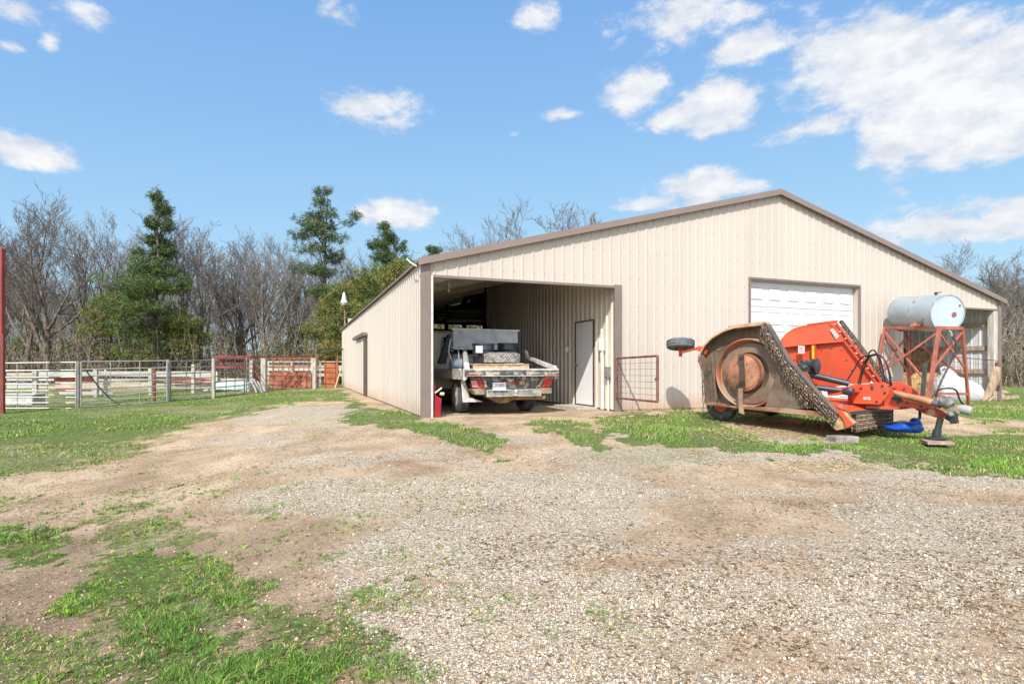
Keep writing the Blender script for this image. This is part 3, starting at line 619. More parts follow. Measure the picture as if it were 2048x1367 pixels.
# sliding door and its track on the corral side
b1, _z = ona(735, 720, 0); 
zt_ = 2.02
sdoor = ribsheet(lambda s, o, z: B(-.06-o, s, z), b1+.02, b1+3.0, lambda b: .04, lambda b: zt_).build('sliding_door', tan, barn, solid=.02)
MB().box(-.125, -.101, b1-.02, b1+.12, .03, zt_+.02, B).box(-.125, -.03, b1-.045, b1-.021, .03, zt_+.02, B).build('door_edge', mat('dark_edge', (.11, .075, .065), .6), sdoor)
MB().box(-.17, -.03, b1-.1, b1+3.6, zt_+.03, zt_+.14, B).build('door_track', brown, barn)
MB().tube([B(-.14, b1+1.5, zt_+.02), B(-.14, b1+1.55, zt_-.10)], .02, 6).build('track_bracket', brown, barn)
# screws
mb = MB()
for zz in (.35, 1.0, 1.65, 2.3, 2.9, 3.5, 4.1, 4.7):
    a = .2286*1
    while a < W:
        if zz < zroof(a)-.2 and not (zz < HD+.05 and (a < A1+.1 or a > A2 or GD[0]-.05 < a < GD[1]+.05)): mb.box(a+.034, a+.052, -.007, 0, zz-.010, zz+.010, B)
        a += .2286
mb.build('screws', mat('screw_head', (.30, .26, .23), .5), barn)
# bulb socket under the rafters
MB().lathe(B(1.0, 1.9, 2.88), -UP, [(0, .05), (.03, .05), (.04, .025), (.10, .03)], 10).lathe(B(1.0, 1.9, 2.78), -UP, [(0, .018), (.03, .035), (.07, .037), (.10, .02)], 10).build('bulb_socket', mat('old_porcelain', (.7, .68, .6), .4), barn, smooth=40)
# ---------------------------------------------------------------- flatbed truck in the lean-to
rub = mat('tyre_rubber', (.075, .075, .078), .85, var=.25, sc=12, c2=(.045, .045, .047), spots=((.17, .145, .11), 5, .6))
blk = mat('black_steel', (.045, .047, .052), .5, var=.3, sc=8)
bedm = mat('dusty_black_bed', (.12, .125, .13), .65, var=.3, sc=9, spots=((.40, .35, .27), 6, .52))
bedlt = mat('worn_grey_steel', (.50, .48, .43), .6, var=.2, sc=10, spots=((.16, .13, .10), 8, .6))
silver = mat('silver_arm', (.62, .62, .60), .45, metal=.3, var=.1, sc=5, spots=((.35, .30, .24), 7, .62))
cream = mat('beige_truck_paint', (.60, .54, .44), .4, var=.1, sc=2, spots=((.34, .28, .2), 4, .62))
redl = mat('red_lens', (.62, .035, .03), .25, var=.1)
amber = mat('amber_lens', (.75, .22, .08), .3, var=.1)
wht = mat('white_paint', (.62, .61, .59), .5, var=.05)
glassd = mat('dark_glass', (.02, .025, .03), .08, var=0)
tr = thing('flatbed_truck', B(1.8, .9, 0), 'dusty flatbed farm truck parked in the open lean-to, its back end facing out', 'truck')
def wheel(parent, c, ax, R_, w, rim_side=1, rimr=.23):
    ax = Vector(ax).normalized()
    mb = MB(); c = Vector(c)
    prof = [(-w/2+.02, rimr), (-w/2, rimr+.04), (-w/2+.005, R_-.05), (-w/2+.035, R_-.008)]
    for k in range(5):
        t = -w/2+.045+(w-.09)*k/5; q = (w-.09)/5
        prof += [(t, R_), (t+q*.72, R_), (t+q*.74, R_-.012), (t+q*.98, R_-.012)]
    prof += [(w/2-.035, R_-.008), (w/2-.005, R_-.05), (w/2, rimr+.04), (w/2-.02, rimr)]
    mb.lathe(c, ax, prof, 36, caps=False)
    wh = mb.build('wheel', rub, parent, smooth=30)
    mb = MB(); s = rim_side
    mb.lathe(c, ax*s, [(w/2-.015, rimr+.004), (w/2-.03, rimr-.02), (w/2-.10, rimr-.04), (w/2-.12, .14), (w/2-.07, .11), (w/2-.05, .085), (w/2-.01, .07), (w/2, .03)], 28)
    mb.build('rim', bedlt, wh, smooth=40)
    u = ax.orthogonal().normalized(); v = ax.cross(u); mb = MB()
    for k in range(8): d = u*math.cos(k*.785)+v*math.sin(k*.785); mb.lathe(c+d*.105+ax*s*(w/2-.075), ax*s, [(0, .012), (.03, .012)], 6)
    mb.build('lug_nuts', bedlt, wh)
    mb = MB().lathe(c, ax*s, [(-w/2+.03, rimr), (w/2-.13, rimr-.03)], 20).build('wheel_drum', blk, wh)
    return wh
for a in (1.02, 2.50):
    wheel(tr, B(a, .95, .38), BA, .38, .25, -1 if a < 2 else 1)
for a in (1.04, 2.48): wheel(tr, B(a, 4.35, .37), BA, .37, .23, -1 if a < 2 else 1)
MB().tube([B(1.05, .95, .38), B(2.5, .95, .38)], .05, 8).lathe(B(1.60, .95, .38), BA, [(0, .06), (.05, .15), (.2, .17), (.33, .15), (.38, .06)], 12).build('rear_axle', blk, tr, smooth=40)
# bed: deck, side rails, tail band
aL, aR = .80, 2.84
MB().box(aL, aR, -.02, 2.55, .86, .90, B).build('bed_deck', bedlt, tr)
for a in (aL, aR-.06): MB().box(a, a+.06, .0, 2.55, .72, .858, B).build('bed_side_rail', bedlt, tr)
band = MB().box(aL+.02, aR, -.075, -.025, .785, .905, B).build('tail_band', bedm, tr, bevel=.005)
MB().box(aL+.02, aR, -.080, -.02, .906, .935, B).build('tail_edge', mat('scuffed_bed_edge', (.60, .56, .48), .6, var=.2), band)
rb = mat('red_reflective_tape', (.70, .13, .08), .4, var=.05)
MB().box(aL+.05, aL+.34, -.078, -.076, .787, .803, B).box(aR-.31, aR-.01, -.078, -.076, .787, .803, B).build('reflective_tape', rb, band)
MB().box(aL+.36, aR-.33, -.078, -.076, .787, .797, B).build('reflective_tape', wht, band)
rd = random.Random(4)
mb = MB()                                              # worn, unreadable sticker lettering
for (x0, x1, hz) in ((.90, 1.16, .030), (1.25, 1.50, .04), (1.84, 1.90, .05), (2.18, 2.42, .028), (2.52, 2.80, .026)):
    x = x0
    while x < x1:
        w = rd.uniform(.018, .034); zc = .845+rd.uniform(-.002, .004)
        for (u0, u1, v0, v1) in ((0, .25, 0, 1), (0, 1, .8, 1), (.75, 1, rd.choice((0, .4)), 1), (0, 1, 0, .18) if rd.random() < .6 else (.2, .9, .4, .58)):
            mb.box(x+w*u0, x+w*u1, -.0785, -.0755, zc-hz/2+hz*v0, zc-hz/2+hz*v1, B)
        x += w*1.25
mb.build('worn_lettering', wht, band)
# skirt panel, lights, plate
p = [B(.95, .03, .78), B(2.80, .03, .78), B(2.68, .12, .53), B(1.06, .12, .53)]
sk = MB().prism(p, BB*.03).build('tail_panel', bedm, tr)
def onp(a, z, o=.0): t = (.78-z)/.25; return B(a, .03+.09*t-o, z)
def lens(a0, a1, z0, z1, sh, m, nm, th=.018, par=sk):
    mb = MB(); mb.prism([onp(a0+sh, z0, .002), onp(a1+sh, z0, .002), onp(a1, z1, .002), onp(a0, z1, .002)], -BB*th); return mb.build(nm, m, par, bevel=.004)
lens(.97, 1.10, .56, .70, .05, mat('faded_red_lens', (.68, .30, .27), .4), 'tail_light')
lens(1.115, 1.20, .56, .705, .05, redl, 'tail_light'); lens(1.235, 1.285, .56, .705, .05, bedlt, 'back_up_light')
lens(2.58, 2.655, .56, .715, -.05, redl, 'tail_light'); lens(2.675, 2.75, .56, .715, -.05, redl, 'tail_light'); lens(2.50, 2.545, .56, .705, -.06, bedlt, 'back_up_light')
for a, m in ((1.72, redl), (1.88, redl), (2.05, amber)):
    MB().lathe(onp(a, .655, .0), -BB, [(0, .036), (.012, .036), (.02, .028), (.024, .012)], 18).build('marker_light', m, sk, smooth=40)
for a0 in (1.02, 2.50): MB().box(a0, a0+.20, .02, .03, .728, .732, B).box(a0, a0+.006, .02, .03, .728, .750, B).box(a0+.194, a0+.2, .02, .03, .728, .750, B).build('lamp_bracket', bedlt, sk)
pl = MB().box(1.40, 1.69, -.035, -.028, .50, .655, B).build('licence_plate', mat('plate_white', (.50, .50, .55), .4, var=.04), tr, bevel=.003)
MB().box(1.40, 1.69, -.0385, -.0355, .500, .535, B).build('plate_frame', wht, pl)
def text(s, size, org, xd, zd, m, parent, name='lettering', ext=.002):
    cu = bpy.data.curves.new(name, 'FONT'); cu.body = s; cu.size = size; cu.extrude = ext; cu.align_x = 'CENTER'; cu.align_y = 'CENTER'; cu.materials.append(m)
    o = bpy.data.objects.new(name, cu); col.objects.link(o); xd, zd = xd.normalized(), zd.normalized(); nn = xd.cross(zd)
    from mathutils import Matrix
    o.parent = parent; mt = Matrix((xd, zd, nn)).transposed().to_4x4(); mt.translation = Vector(org)-wloc(parent)
    dg = bpy.context.evaluated_depsgraph_get(); me = bpy.data.meshes.new_from_object(o.evaluated_get(dg)); bpy.data.objects.remove(o)
    o = bpy.data.objects.new(name, me); col.objects.link(o); o.parent = parent; o.matrix_local = mt
    if not me.materials: me.materials.append(m)
    return o
t_ = text('CR0897', .096, B(1.545, -.037, .602), BA, UP, mat('plate_ink', (.01, .015, .05), .5), pl, 'plate_number')
# bumper, hitch, wires
bp_ = MB().box(1.30, 2.46, .0, .12, .385, .515, B).build('bumper', mat('dusty_bumper', (.30, .30, .29), .55, metal=.2, var=.25, sc=14, spots=((.5, .44, .34), 9, .56)), tr, bevel=.006)
MB().box(1.29, 2.47, -.012, .0, .500, .52, B).box(1.29, 2.47, -.012, .0, .378, .39, B).box(1.29, 1.31, -.012, .0, .39, .5, B).box(2.45, 2.47, -.012, .0, .39, .5, B).build('bumper_lip', bedlt, bp_)
MB().box(1.83, 1.95, -.10, .0, .39, .42, B).lathe(B(1.89, -.07, .42), UP, [(0, .014), (.03, .014), (.035, .026), (.06, .033), (.085, .026), (.094, .01)], 14).build('hitch_ball', mat('bright_hitch', (.65, .58, .54), .4, metal=.4, var=.2), bp_, smooth=40)
rust_tan = mat('mud_rust', (.30, .19, .095), .85, var=.3, sc=8)
MB().prism([B(1.34, .15, .378), B(2.02, .15, .378), B(1.80, .15, .24), B(1.62, .15, .235)], BB*.35).build('receiver_guard', rust_tan, tr)
MB().box(1.85, 2.62, .10, .20, .30, .372, B).build('rear_cross_member', rust_tan, tr)
for (x0, x1, s) in ((.98, 1.29, 1), (2.47, 2.74, -1)):
    MB().prism([B(x0, .05, .535), B(x1, .05, .535), B(x1-.0, .07, .42), B(x0+.10 if s > 0 else x0, .07, .42)], BB*.25).build('corner_gusset', mat('rusty_gusset', (.34, .27, .19), .8, var=.25, sc=9), tr)
MB().prism([B(.845, .30, .70), B(.93, .30, .70), B(1.02, .28, .36), B(1.30, .24, .265), B(.865, .24, .265)], BB*.012).build('mud_flap', mat('grey_flap', (.54, .53, .50), .7, var=.15, sc=9), tr)
MB().prism([B(2.60, .5, .62), B(2.72, .5, .62), B(2.72, .5, .3), B(2.62, .5, .3)], BB*.012).build('mud_flap', blk, tr)
cr = rd
for (a, n_) in ((1.40, 3), (2.24, 3)):
    mb = MB()
    for i in range(n_): c = B(a+i*.045, .0, .775); mb.tube([c, c-UP*.06+BA*.02, c-UP*.085+BA*.04, c-UP*.05+BA*.06, c+BA*.05], .008, 5)
    mb.build('wire_coil', bedlt, tr)
for a in (1.60, 2.06): MB().prism([B(a, -.02, .785), B(a+.09, -.02, .785), B(a+.02, -.02, .735), B(a-.03, -.02, .73)], BB*.03).build('bed_bracket', mat('pinkish_steel', (.42, .34, .31), .6), tr)
MB().tube([B(1.69, -.01, .79), B(1.73, -.015, .72), B(1.79, -.015, .685), B(1.85, -.015, .71), B(1.86, -.01, .79)], .006, 5).build('trailer_cord', mat('pale_cord', (.5, .5, .42), .5), tr)
# bale arms
def onbp(px, py, b): a, z = onb(px, py, b); return B(a, b, z)
arm = MB(); arm.bar(onbp(1112, 742, .05), onbp(1108, 733, .15), .07, .09); arm.bar(onbp(1110, 736, .1), onbp(1074, 722, .85), .075, .085); arm.bar(onbp(1076, 722, .85), onbp(1056, 715, 1.5), .07, .075); arm.bar(onbp(1056, 715, 1.5), onbp(1051, 702, 1.65), .07, .07)
arm.build('bale_arm', silver, tr, bevel=.008)
arm = MB(); arm.bar(onbp(934, 742, .03), onbp(932, 727, .15), .10, .09, BB); arm.bar(onbp(932, 729, .15), onbp(931, 711, .9), .075, .085, BB); arm.bar(onbp(931, 712, .9), onbp(929, 700, 1.4), .07, .075, BB)
arm.build('bale_arm', silver, tr, bevel=.008)
MB().prism([B(.80, -.03, .94), B(.93, -.03, .94), B(.90, -.03, .80), B(.86, -.03, .72), B(.80, -.03, .70)], BB*.05).build('arm_mount', silver, tr)
MB().box(.80, .86, .3, 2.4, .905, .94, B).box(aR-.06, aR, .3, 2.4, .905, .94, B).build('stake_rail', bedlt, tr)
# grey headboard across the front of the bed
g0, g1 = onb(906, 657, 2.3), onb(1036, 700, 2.3)
hb = MB().box(g0[0], g1[0], 2.30, 2.34, g1[1], g0[1]-.03, B).build('headboard', mat('grey_headboard', (.62, .66, .72), .5, var=.12, sc=4), tr, bevel=.01)
MB().box(g0[0]-.03, g1[0]+.03, 2.27, 2.36, g0[1]-.03, g0[1]+.01, B).build('headboard_cap', mat('pale_cap', (.85, .86, .87), .5), hb)
for a in (g0[0]-.035, g1[0]+.005): MB().box(a, a+.03, 2.28, 2.36, .9, g0[1]-.03, B).build('headboard_post', blk, hb)
mb = MB(); x = g0[0]+.1
for i in range(9): mb.tube([B(g0[0]-.10+.02*math.sin(i*2.1), 2.2, g0[1]-.10-.05*i), B(g0[0]-.03+.03*math.cos(i*1.7), 2.2, g0[1]-.14-.05*i)], .012, 5)
mb.build('chain_bundle', bedlt, tr)
# cab, bonnet and flank
def cabpt(a, b, z): return B(a, b, z)
aw0, aw1 = .82, 2.74
prof = [(2.62, .45), (2.62, 1.12), (2.70, 1.80), (2.85, 1.86), (3.85, 1.84), (4.45, 1.22), (5.55, 1.08), (5.72, .95), (5.72, .45)]
mb = MB().prism([B(aw0, b, z) for b, z in prof], BA*(aw1-aw0)); mb.build('cab', cream, tr, bevel=.03)
MB().prism([B(aw0-.004, b, z) for b, z in ((2.80, 1.2), (2.84, 1.75), (3.80, 1.74), (4.22, 1.24))], BA*(aw1-aw0+.008)).build('side_glass', glassd, tr)
MB().prism([B(aw0+.15, 2.61, 1.2), B(aw1-.15, 2.61, 1.2), B(aw1-.22, 2.685, 1.7), B(aw0+.22, 2.685, 1.7)], BB*.01).build('rear_glass', glassd, tr)
MB().box(aw0-.10, aw0-.0, 2.75, 5.3, .42, .98, B).build('flank', cream, tr, bevel=.05)
MB().tube([B(aw0-.02, 3.75, 1.22), B(aw0-.30, 3.7, 1.25)], .015, 6).box(aw0-.42, aw0-.22, 3.66, 3.72, 1.08, 1.36, B).build('wing_mirror', blk, tr)
MB().box(1.25, 1.32, .2, 5.2, .62, .72, B).box(2.22, 2.29, .2, 5.2, .62, .72, B).build('chassis_rail', blk, tr)
MB().box(aw0+.05, aw1-.05, 2.6, 5.7, .35, .44, B).build('underbody', blk, tr)
# gear at the near front corner of the bed
wm = mat('grey_blue_winch', (.20, .25, .30), .45, var=.15, sc=6)
tb = thing('winch', B(.95, .95, .9), 'grey-blue motor winch with looping cables on the left edge of the truck bed', 'winch')
MB().lathe(B(.80, 1.0, 1.03), BA, [(0, .08), (.02, .11), (.18, .11), (.20, .13), (.24, .13), (.26, .08)], 16).build('motor', wm, tb, smooth=35)
MB().box(.80, 1.12, .86, 1.14, .905, .93, B).build('base_plate', blk, tb); MB().box(1.08, 1.17, .8, .9, .93, 1.12, B).build('control_box', mat('pale_blue_box', (.42, .45, .52), .5), tb, bevel=.008)
MB().tube([B(.84, 1.0, 1.12), B(.78, 1.05, 1.3), B(.86, 1.2, 1.55), B(.98, 1.5, 1.62)], .014, 6).tube([B(1.0, 1.0, 1.13), B(1.03, 1.2, 1.4), B(1.15, 1.4, 1.42), B(1.35, 1.4, 1.40)], .012, 6).build('cable', mat('pale_grey_cable', (.45, .47, .45), .5), tb)
dk = MB(); dk.prism([B(.78, 2.0, 1.05), B(.98, 2.0, 1.05), B(1.10, 2.0, 1.75), B(1.02, 2.0, 1.72)], BB*.15); o = dk.build('tarp_bundle', mat('black_tarp', (.02, .022, .03), .6), None, loc=B(.9, 2.0, 1.0), bevel=.02)
tagp(o, 'folded black tarp leaning beside the grey headboard of the truck bed', 'tarp')
# load
def barrel(c, r, h, label, name='plastic_barrel'):
    t = thing(name, c, label, 'barrel', 'black barrels on the truck bed')
    bm_ = mat('black_plastic', (.028, .034, .05), .32, var=.1)
    MB().lathe(c, UP, [(0, r*.92), (.02, r*.96), (h*.33, r*.99), (h*.36, r*1.02), (h*.39, r*.99), (h*.66, r), (h*.69, r*1.03), (h*.72, r), (h, r), (h, r*.93), (h*.12, r*.90)], 36, caps=False).lathe(c+UP*.01, UP, [(0, r*.9), (.01, r*.9)], 30).build('shell', bm_, t, smooth=35)
    MB().lathe(c+UP*(h-.03), UP, [(0, r*1.015), (.0, r*1.06), (.035, r*1.06), (.035, r*.95), (.0, r*.95)], 36, caps=False).build('rim_band', mat('black_band', (.05, .055, .065), .3, metal=.3), t, smooth=35)
    return t
c1 = onb(966, 728, .95); c2_ = onb(1015, 728, 1.45)
b_ = barrel(B(c1[0]+.02, .98, 1.055), .235, .42, 'larger open-topped black barrel behind the paper-tagged post, left of the other barrel')
MB().box(c1[0]-.24, c1[0]-.09, .70, .71, 1.27, 1.42, B).build('paper_tag', wht, b_)
barrel(B(c2_[0]+.02, 1.50, 1.055), .235, .46, 'black barrel standing just behind the lying tyre on the truck bed')
t = thing('wooden_pallet', B(1.9, .8, .905), 'raw timber pallet lying on the truck bed under the tyre and barrels', 'pallet')
pw = mat('pallet_wood', (.55, .41, .28), .8, var=.18, sc=4, streak=(1, 6, 6))
pa0, _ = onb(946, 738, .35); pa1, _ = onb(1057, 738, .35)
for b in (.32, .85, 1.40): MB().box(pa0, pa1, b, b+.05, .925, 1.015, B).build('stringer', pw, t)
for i in range(8): MB().box(pa0, pa1, .30+i*.16, .30+i*.16+.11, 1.018, 1.035, B).build('deck_board', pw, t)
for b in (.30, .82, 1.38): MB().box(pa0, pa1, b, b+.1, .905, .922, B).build('bottom_board', pw, t)
# spare tyre lying flat
t = thing('spare_tyre', B(2.05, .62, 1.04), 'worn truck tyre lying flat on the pallet, sun across half of its tread', 'tyre')
s0, _ = onb(975, 715, .3); s1, _ = onb(1048, 715, .3); tc_ = B((s0+s1)/2+.06, .72, 1.037); r = .385
prof = [(0.005, .22), (0, .26), (.0, r-.07), (.03, r-.01)]
for k in range(5): z = .035+k*.036; prof += [(z, r), (z+.026, r), (z+.028, r-.011), (z+.034, r-.011)]
prof += [(.215, r-.01), (.245, r-.07), (.245, .26), (.24, .22)]
MB().lathe(tc_, UP, prof, 48, caps=False).build('carcass', mat('dusty_tyre', (.20, .19, .175), .9, var=.25, sc=10), t, smooth=30)
mb = MB()
for k in range(5):
    for j in range(40):
        an = (j+k*.5)*2*math.pi/40; d = BA*math.cos(an)+BB*math.sin(an); e = UP.cross(d)
        mb.ob(tc_+d*(r-.002)+UP*(.048+k*.036), d*.010, (e*.020+UP*.006), (UP*.011-e*.004))
mb.build('tread_blocks', mat('dusty_tread', (.50, .48, .44), .9, var=.3, sc=20), t)
MB().lathe(tc_+UP*.02, UP, [(0, .22), (.2, .22)], 28, caps=False).build('inner_tube_well', blk, t)
o = MB().pillow([tc_+BA*x-BB*.36+UP*z for x, z in ((-.12, -.02), (.1, -.07), (.28, -.08), (.36, -.03), (.34, .02), (-.1, .0))], -BB*.05, 5, .004).build('burlap_sack', mat('grey_brown_sack', (.36, .29, .25), .9, var=.15), None, loc=tc_, smooth=60)
tagp(o, 'grey-brown sack hanging out from under the lying tyre', 'sack')
# red jack stand at the opening's left post
t = thing('floor_jack', B(.30, .10, 0), 'red hydraulic floor jack stood on end against the left post of the truck bay', 'jack')
rj = mat('red_enamel', (.30, .012, .022), .35, var=.15, sc=7)
MB().prism([B(.225, -.03, .0), B(.34, -.03, .0), B(.37, -.03, .36), B(.24, -.03, .43)], BB*.07).build('frame', rj, t, bevel=.008)
MB().prism([B(.225, .08, .0), B(.26, .08, .0), B(.28, .08, .62), B(.24, .08, .66)], BB*.05).build('side_plate', rj, t)
MB().bar(B(.24, .0, .47), B(.37, -.02, .57), .03, .03).build('handle_socket', mat('pinkish_white', (.65, .5, .46), .5), t)
MB().lathe(B(.34, .0, .45), BA, [(0, .03), (.06, .035), (.08, .03)], 12).build('saddle', mat('pale_caster', (.6, .5, .34), .5), t, smooth=40)
# clutter at the back of the lean-to
o = MB().box(-.0, 1.05, 0, .02, 0, 1.32, lambda x, y, z: B(.18+x, 7.2+y+z*.08, z)).build('plywood_sheet', mat('plywood_brown', (.34, .215, .12), .8, var=.2, sc=4), None, loc=B(.6, 7.2, 0))
tagp(o, 'brown plywood sheet leaning far inside the truck bay', 'plywood')
rk = thing('lumber_rack', B(5.5, 10.5, 0), 'overhead rack crammed with dark boards and pipes at the back of the bay', 'rack')
for a in (A1+.3, A1+2.6): MB().box(a, a+.1, 10.4, 10.5, 0, 3.3, B).build('upright', mat('rack_dark', (.05, .045, .04), .9), rk)
for z in (2.66, 3.16): MB().box(A1+.0, A1+5, 10.36, 10.40, z, z+.12, B).build('cross_bar', dim_wood, rk)
for i in range(14):
    z = 2.72+(i % 5)*.12; y = 10.2+rd.uniform(0, .6); m_ = rd.choice([dim_wood, blk, bedlt, mat('rack_dark', (0, 0, 0))])
    q = MB().bar(B(A1-.8+rd.uniform(-.8, .6), y+rd.uniform(-1.3, 1.3), z+rd.uniform(-.05, .1)), B(A1+3.5+rd.uniform(0, 2), y+rd.uniform(-1, 2), z+rd.uniform(-.1, .2)), rd.uniform(.05, .2), rd.uniform(.03, .07)); q.build('board', m_, rk)
# ---------------------------------------------------------------- folding rotary mower: u = its length towards the tongue, v = across, away from us
MO = Vector((3.57, 10.40, 0)); MU = Vector((.6, -.8, 0)); MV = Vector((.8, .6, 0))
def Mw(u, v, z): return MO+MU*u+MV*v+UP*z
def mp(px, py, v):
    r = ray(px, py); o = Vector((0, 0, CH)); t = ((MO+MV*v)-o).dot(MV)/r.dot(MV); return o+r*t
def Z5(x, y): return (1730+x/8.545, 740+y/8.545)       # enlargements used for measuring
def Z2(x, y): return (1320+x/4.0205, 560+y/4.0205)
def Z3(x, y): return (1640+x/4.0205, 560+y/4.0205)
org = mat('orange_paint', (.60, .085, .030), .42, var=.10, sc=2.0, c2=(.46, .075, .035), spots=((.42, .15, .08), 6, .60))
orgd = mat('faded_orange', (.56, .11, .055), .55, var=.15, sc=3, spots=((.40, .24, .15), 6, .58))
mud = mat('muddy_underside', (.165, .118, .085), .85, var=.25, sc=3, bump=.25, spots=((.17, .11, .075), 4, .58))
mudg = mat('grey_worn_steel', (.25, .175, .125), .6, metal=.15, var=.25, sc=2.5, spots=((.42, .20, .11), 4, .58))
panm = mat('rusty_pan', (.42, .19, .11), .7, metal=.1, var=.25, sc=4, spots=((.28, .20, .15), 6, .55))
chm = mat('chain_steel', (.085, .065, .055), .6, metal=.3, var=.3, sc=30, spots=((.42, .29, .19), 55, .50))
hose = mat('black_hose', (.018, .018, .022), .4, var=.1)
mw = thing('rotary_mower', Mw(1.2, 1.2, 0), 'big orange folding-wing rotary mower parked on the grass with both wings raised', 'mower')
def chains(par, p, q, drop, n, rows=2, lean=Vector((0, 0, 0)), seed=1, name='chain_guard', back=Vector((0, 0, 0))):
    rd = random.Random(seed); mb = MB(); p, q = Vector(p), Vector(q); e = (q-p).normalized()
    for r_ in range(rows):
        for i in range(n):
            t = (i+.5*(r_ % 2))/n; o = p+(q-p)*t+back*r_; L = drop*rd.uniform(.9, 1.05); ll = .038; c = o; k = 0
            sway = e*rd.uniform(-.02, .02)+lean
            while (o-c).length < L:
                d = (-UP+sway*1.0).normalized(); s = d.cross(e if k % 2 else e.cross(d)).normalized()
                c1_ = c+d*ll/2
                mb.add([c1_-d*ll*.62, c1_+s*.0135, c1_+d*ll*.62, c1_-s*.0135, c1_+s.cross(d)*.006, c1_-s.cross(d)*.006], [(0, 1, 4), (1, 2, 4), (2, 3, 4), (3, 0, 4), (1, 0, 5), (2, 1, 5), (3, 2, 5), (0, 3, 5)])
                c = c+d*ll*.86; k += 1
    return mb.build(name, chm, par)
# --- near wing, folded up, its underside towards us
wc = [mp(*Z2(x, y), 0) for x, y in ((362, 992), (350, 760), (322, 592), (362, 520), (420, 462), (500, 412), (600, 378), (838, 352), (1010, 640), (1220, 880), (1432, 1102), (1000, 1050), (600, 1022))]
IN = MV*.20
wing = MB().prism([p+IN for p in wc], MV*.015).build('wing_deck', mud, mw, label='raised near wing showing its muddy underside')
mb = MB(); n_ = len(wc)
for i in (0, 1, 2, 3, 4, 5, 6, 7, 8, 9): mb.add([wc[i], wc[i+1], wc[i+1]+IN, wc[i]+IN], [(0, 1, 2, 3)])
mb.build('wing_skirt', mud, wing, solid=.012)
mb = MB()
for i in (2, 3, 4, 5, 6): mb.bar(wc[i]+MV*.0, wc[i+1]+MV*.0, .03, .03, MV)
mb.build('skirt_lip', mat('tan_edge', (.50, .33, .20), .7, var=.2), wing)
# top cap plate and hinge beam
MB().prism([mp(*Z2(546, 392), -.01), mp(*Z2(838, 360), -.01), mp(*Z2(838, 333), -.01), mp(*Z2(780, 338), -.01), mp(*Z2(546, 368), -.01)], MV*.20).build('wing_edge_rail', mat('tan_edge', (.50, .33, .20), .7, var=.2), wing)
MB().prism([mp(*Z2(362, 1000), -.02), mp(*Z2(1425, 1112), -.02), mp(*Z2(1425, 1070), -.02), mp(*Z2(1000, 1028), -.02), mp(*Z2(600, 1012), -.02), mp(*Z2(380, 985), -.02)], MV*.25).build('hinge_beam', mat('muddy_orange', (.40, .20, .11), .7, var=.3, sc=3, spots=((.30, .22, .16), 3, .5)), wing)
MB().prism([mp(*Z2(840, 1030), .02), mp(*Z2(945, 720), .02), mp(*Z2(1010, 740), .02), mp(*Z2(1240, 1030), .02)], MV*.18).build('wing_stiffener', mud, wing)
# blade ring
cc_ = mp(*Z2(682, 748), 0); rr = ((mp(*Z2(682, 466), 0)-mp(*Z2(682, 1030), 0)).length)/2
MB().lathe(cc_+MV*.19, -MV, [(0, rr), (.13, rr*.995), (.15, rr*.97), (.13, rr*.945), (.02, rr*.94), (0, rr*.90)], 56, caps=False).build('blade_ring', mat('ring_orange_mud', (.50, .20, .11), .65, var=.3, sc=1.6, spots=((.30, .22, .16), 2, .50)), wing, smooth=40)
MB().lathe(cc_+MV*.185, -MV, [(0, rr*.90), (.025, rr*.88), (.045, rr*.70), (.05, rr*.60), (.02, rr*.56), (.0, rr*.5)], 56, caps=False).build('ring_floor', mudg, wing, smooth=30)
pc = mp(*Z2(660, 742), 0); pr = rr*.53
prof_ = [(0, pr*1.02), (.06, pr), (.12, pr*.90), (.135, pr*.82), (.14, 0.02)]
pan = MB().lathe(pc+MV*.13, -MV, prof_, 48).build('blade_pan', panm, wing, smooth=30)
mb = MB()
for k in range(48):
    an = k*2*math.pi/48; d = UP*math.cos(an)+MU*math.sin(an); e = MV.cross(d); mb.ob(pc+MV*.065+d*pr*.965-MV*.0, d*.014, e*(pr*.03), MV*.045)
mb.build('pan_crimps', panm, pan)
mb = MB()
for an, q in ((.6, .55), (1.9, .62), (3.6, .55), (4.4, .6), (5.5, .6), (2.6, .3)):
    d = UP*math.cos(an)+MU*math.sin(an); mb.lathe(pc+d*pr*q-MV*.01, -MV, [(0, .016), (.008, .016)], 8)
mb.build('pan_bolts', mudg, pan)
bar_m = mat('blade_steel', (.15, .105, .08), .5, metal=.5, var=.3, sc=5)
MB().bar(mp(*Z2(655, 600), -.06), mp(*Z2(665, 885), -.06), .085, .025, MV).build('blade_bar', bar_m, pan)
MB().lathe(mp(*Z2(655, 615), -.05), -MV, [(0, .045), (.05, .045), (.05, .025), (.07, .025)], 12).lathe(mp(*Z2(640, 860), -.05), -MV, [(0, .045), (.05, .045), (.05, .022), (.08, .022)], 12).build('blade_bolt', bar_m, pan)
MB().prism([mp(*Z2(632, 865), -.09), mp(*Z2(668, 870), -.09), mp(*Z2(668, 1010), -.09), mp(*Z2(682, 1080), -.11), mp(*Z2(640, 1065), -.11), mp(*Z2(624, 960), -.09)], -MV*.015).build('blade', mat('worn_blade', (.40, .27, .19), .45, metal=.4, var=.2, sc=4), pan)
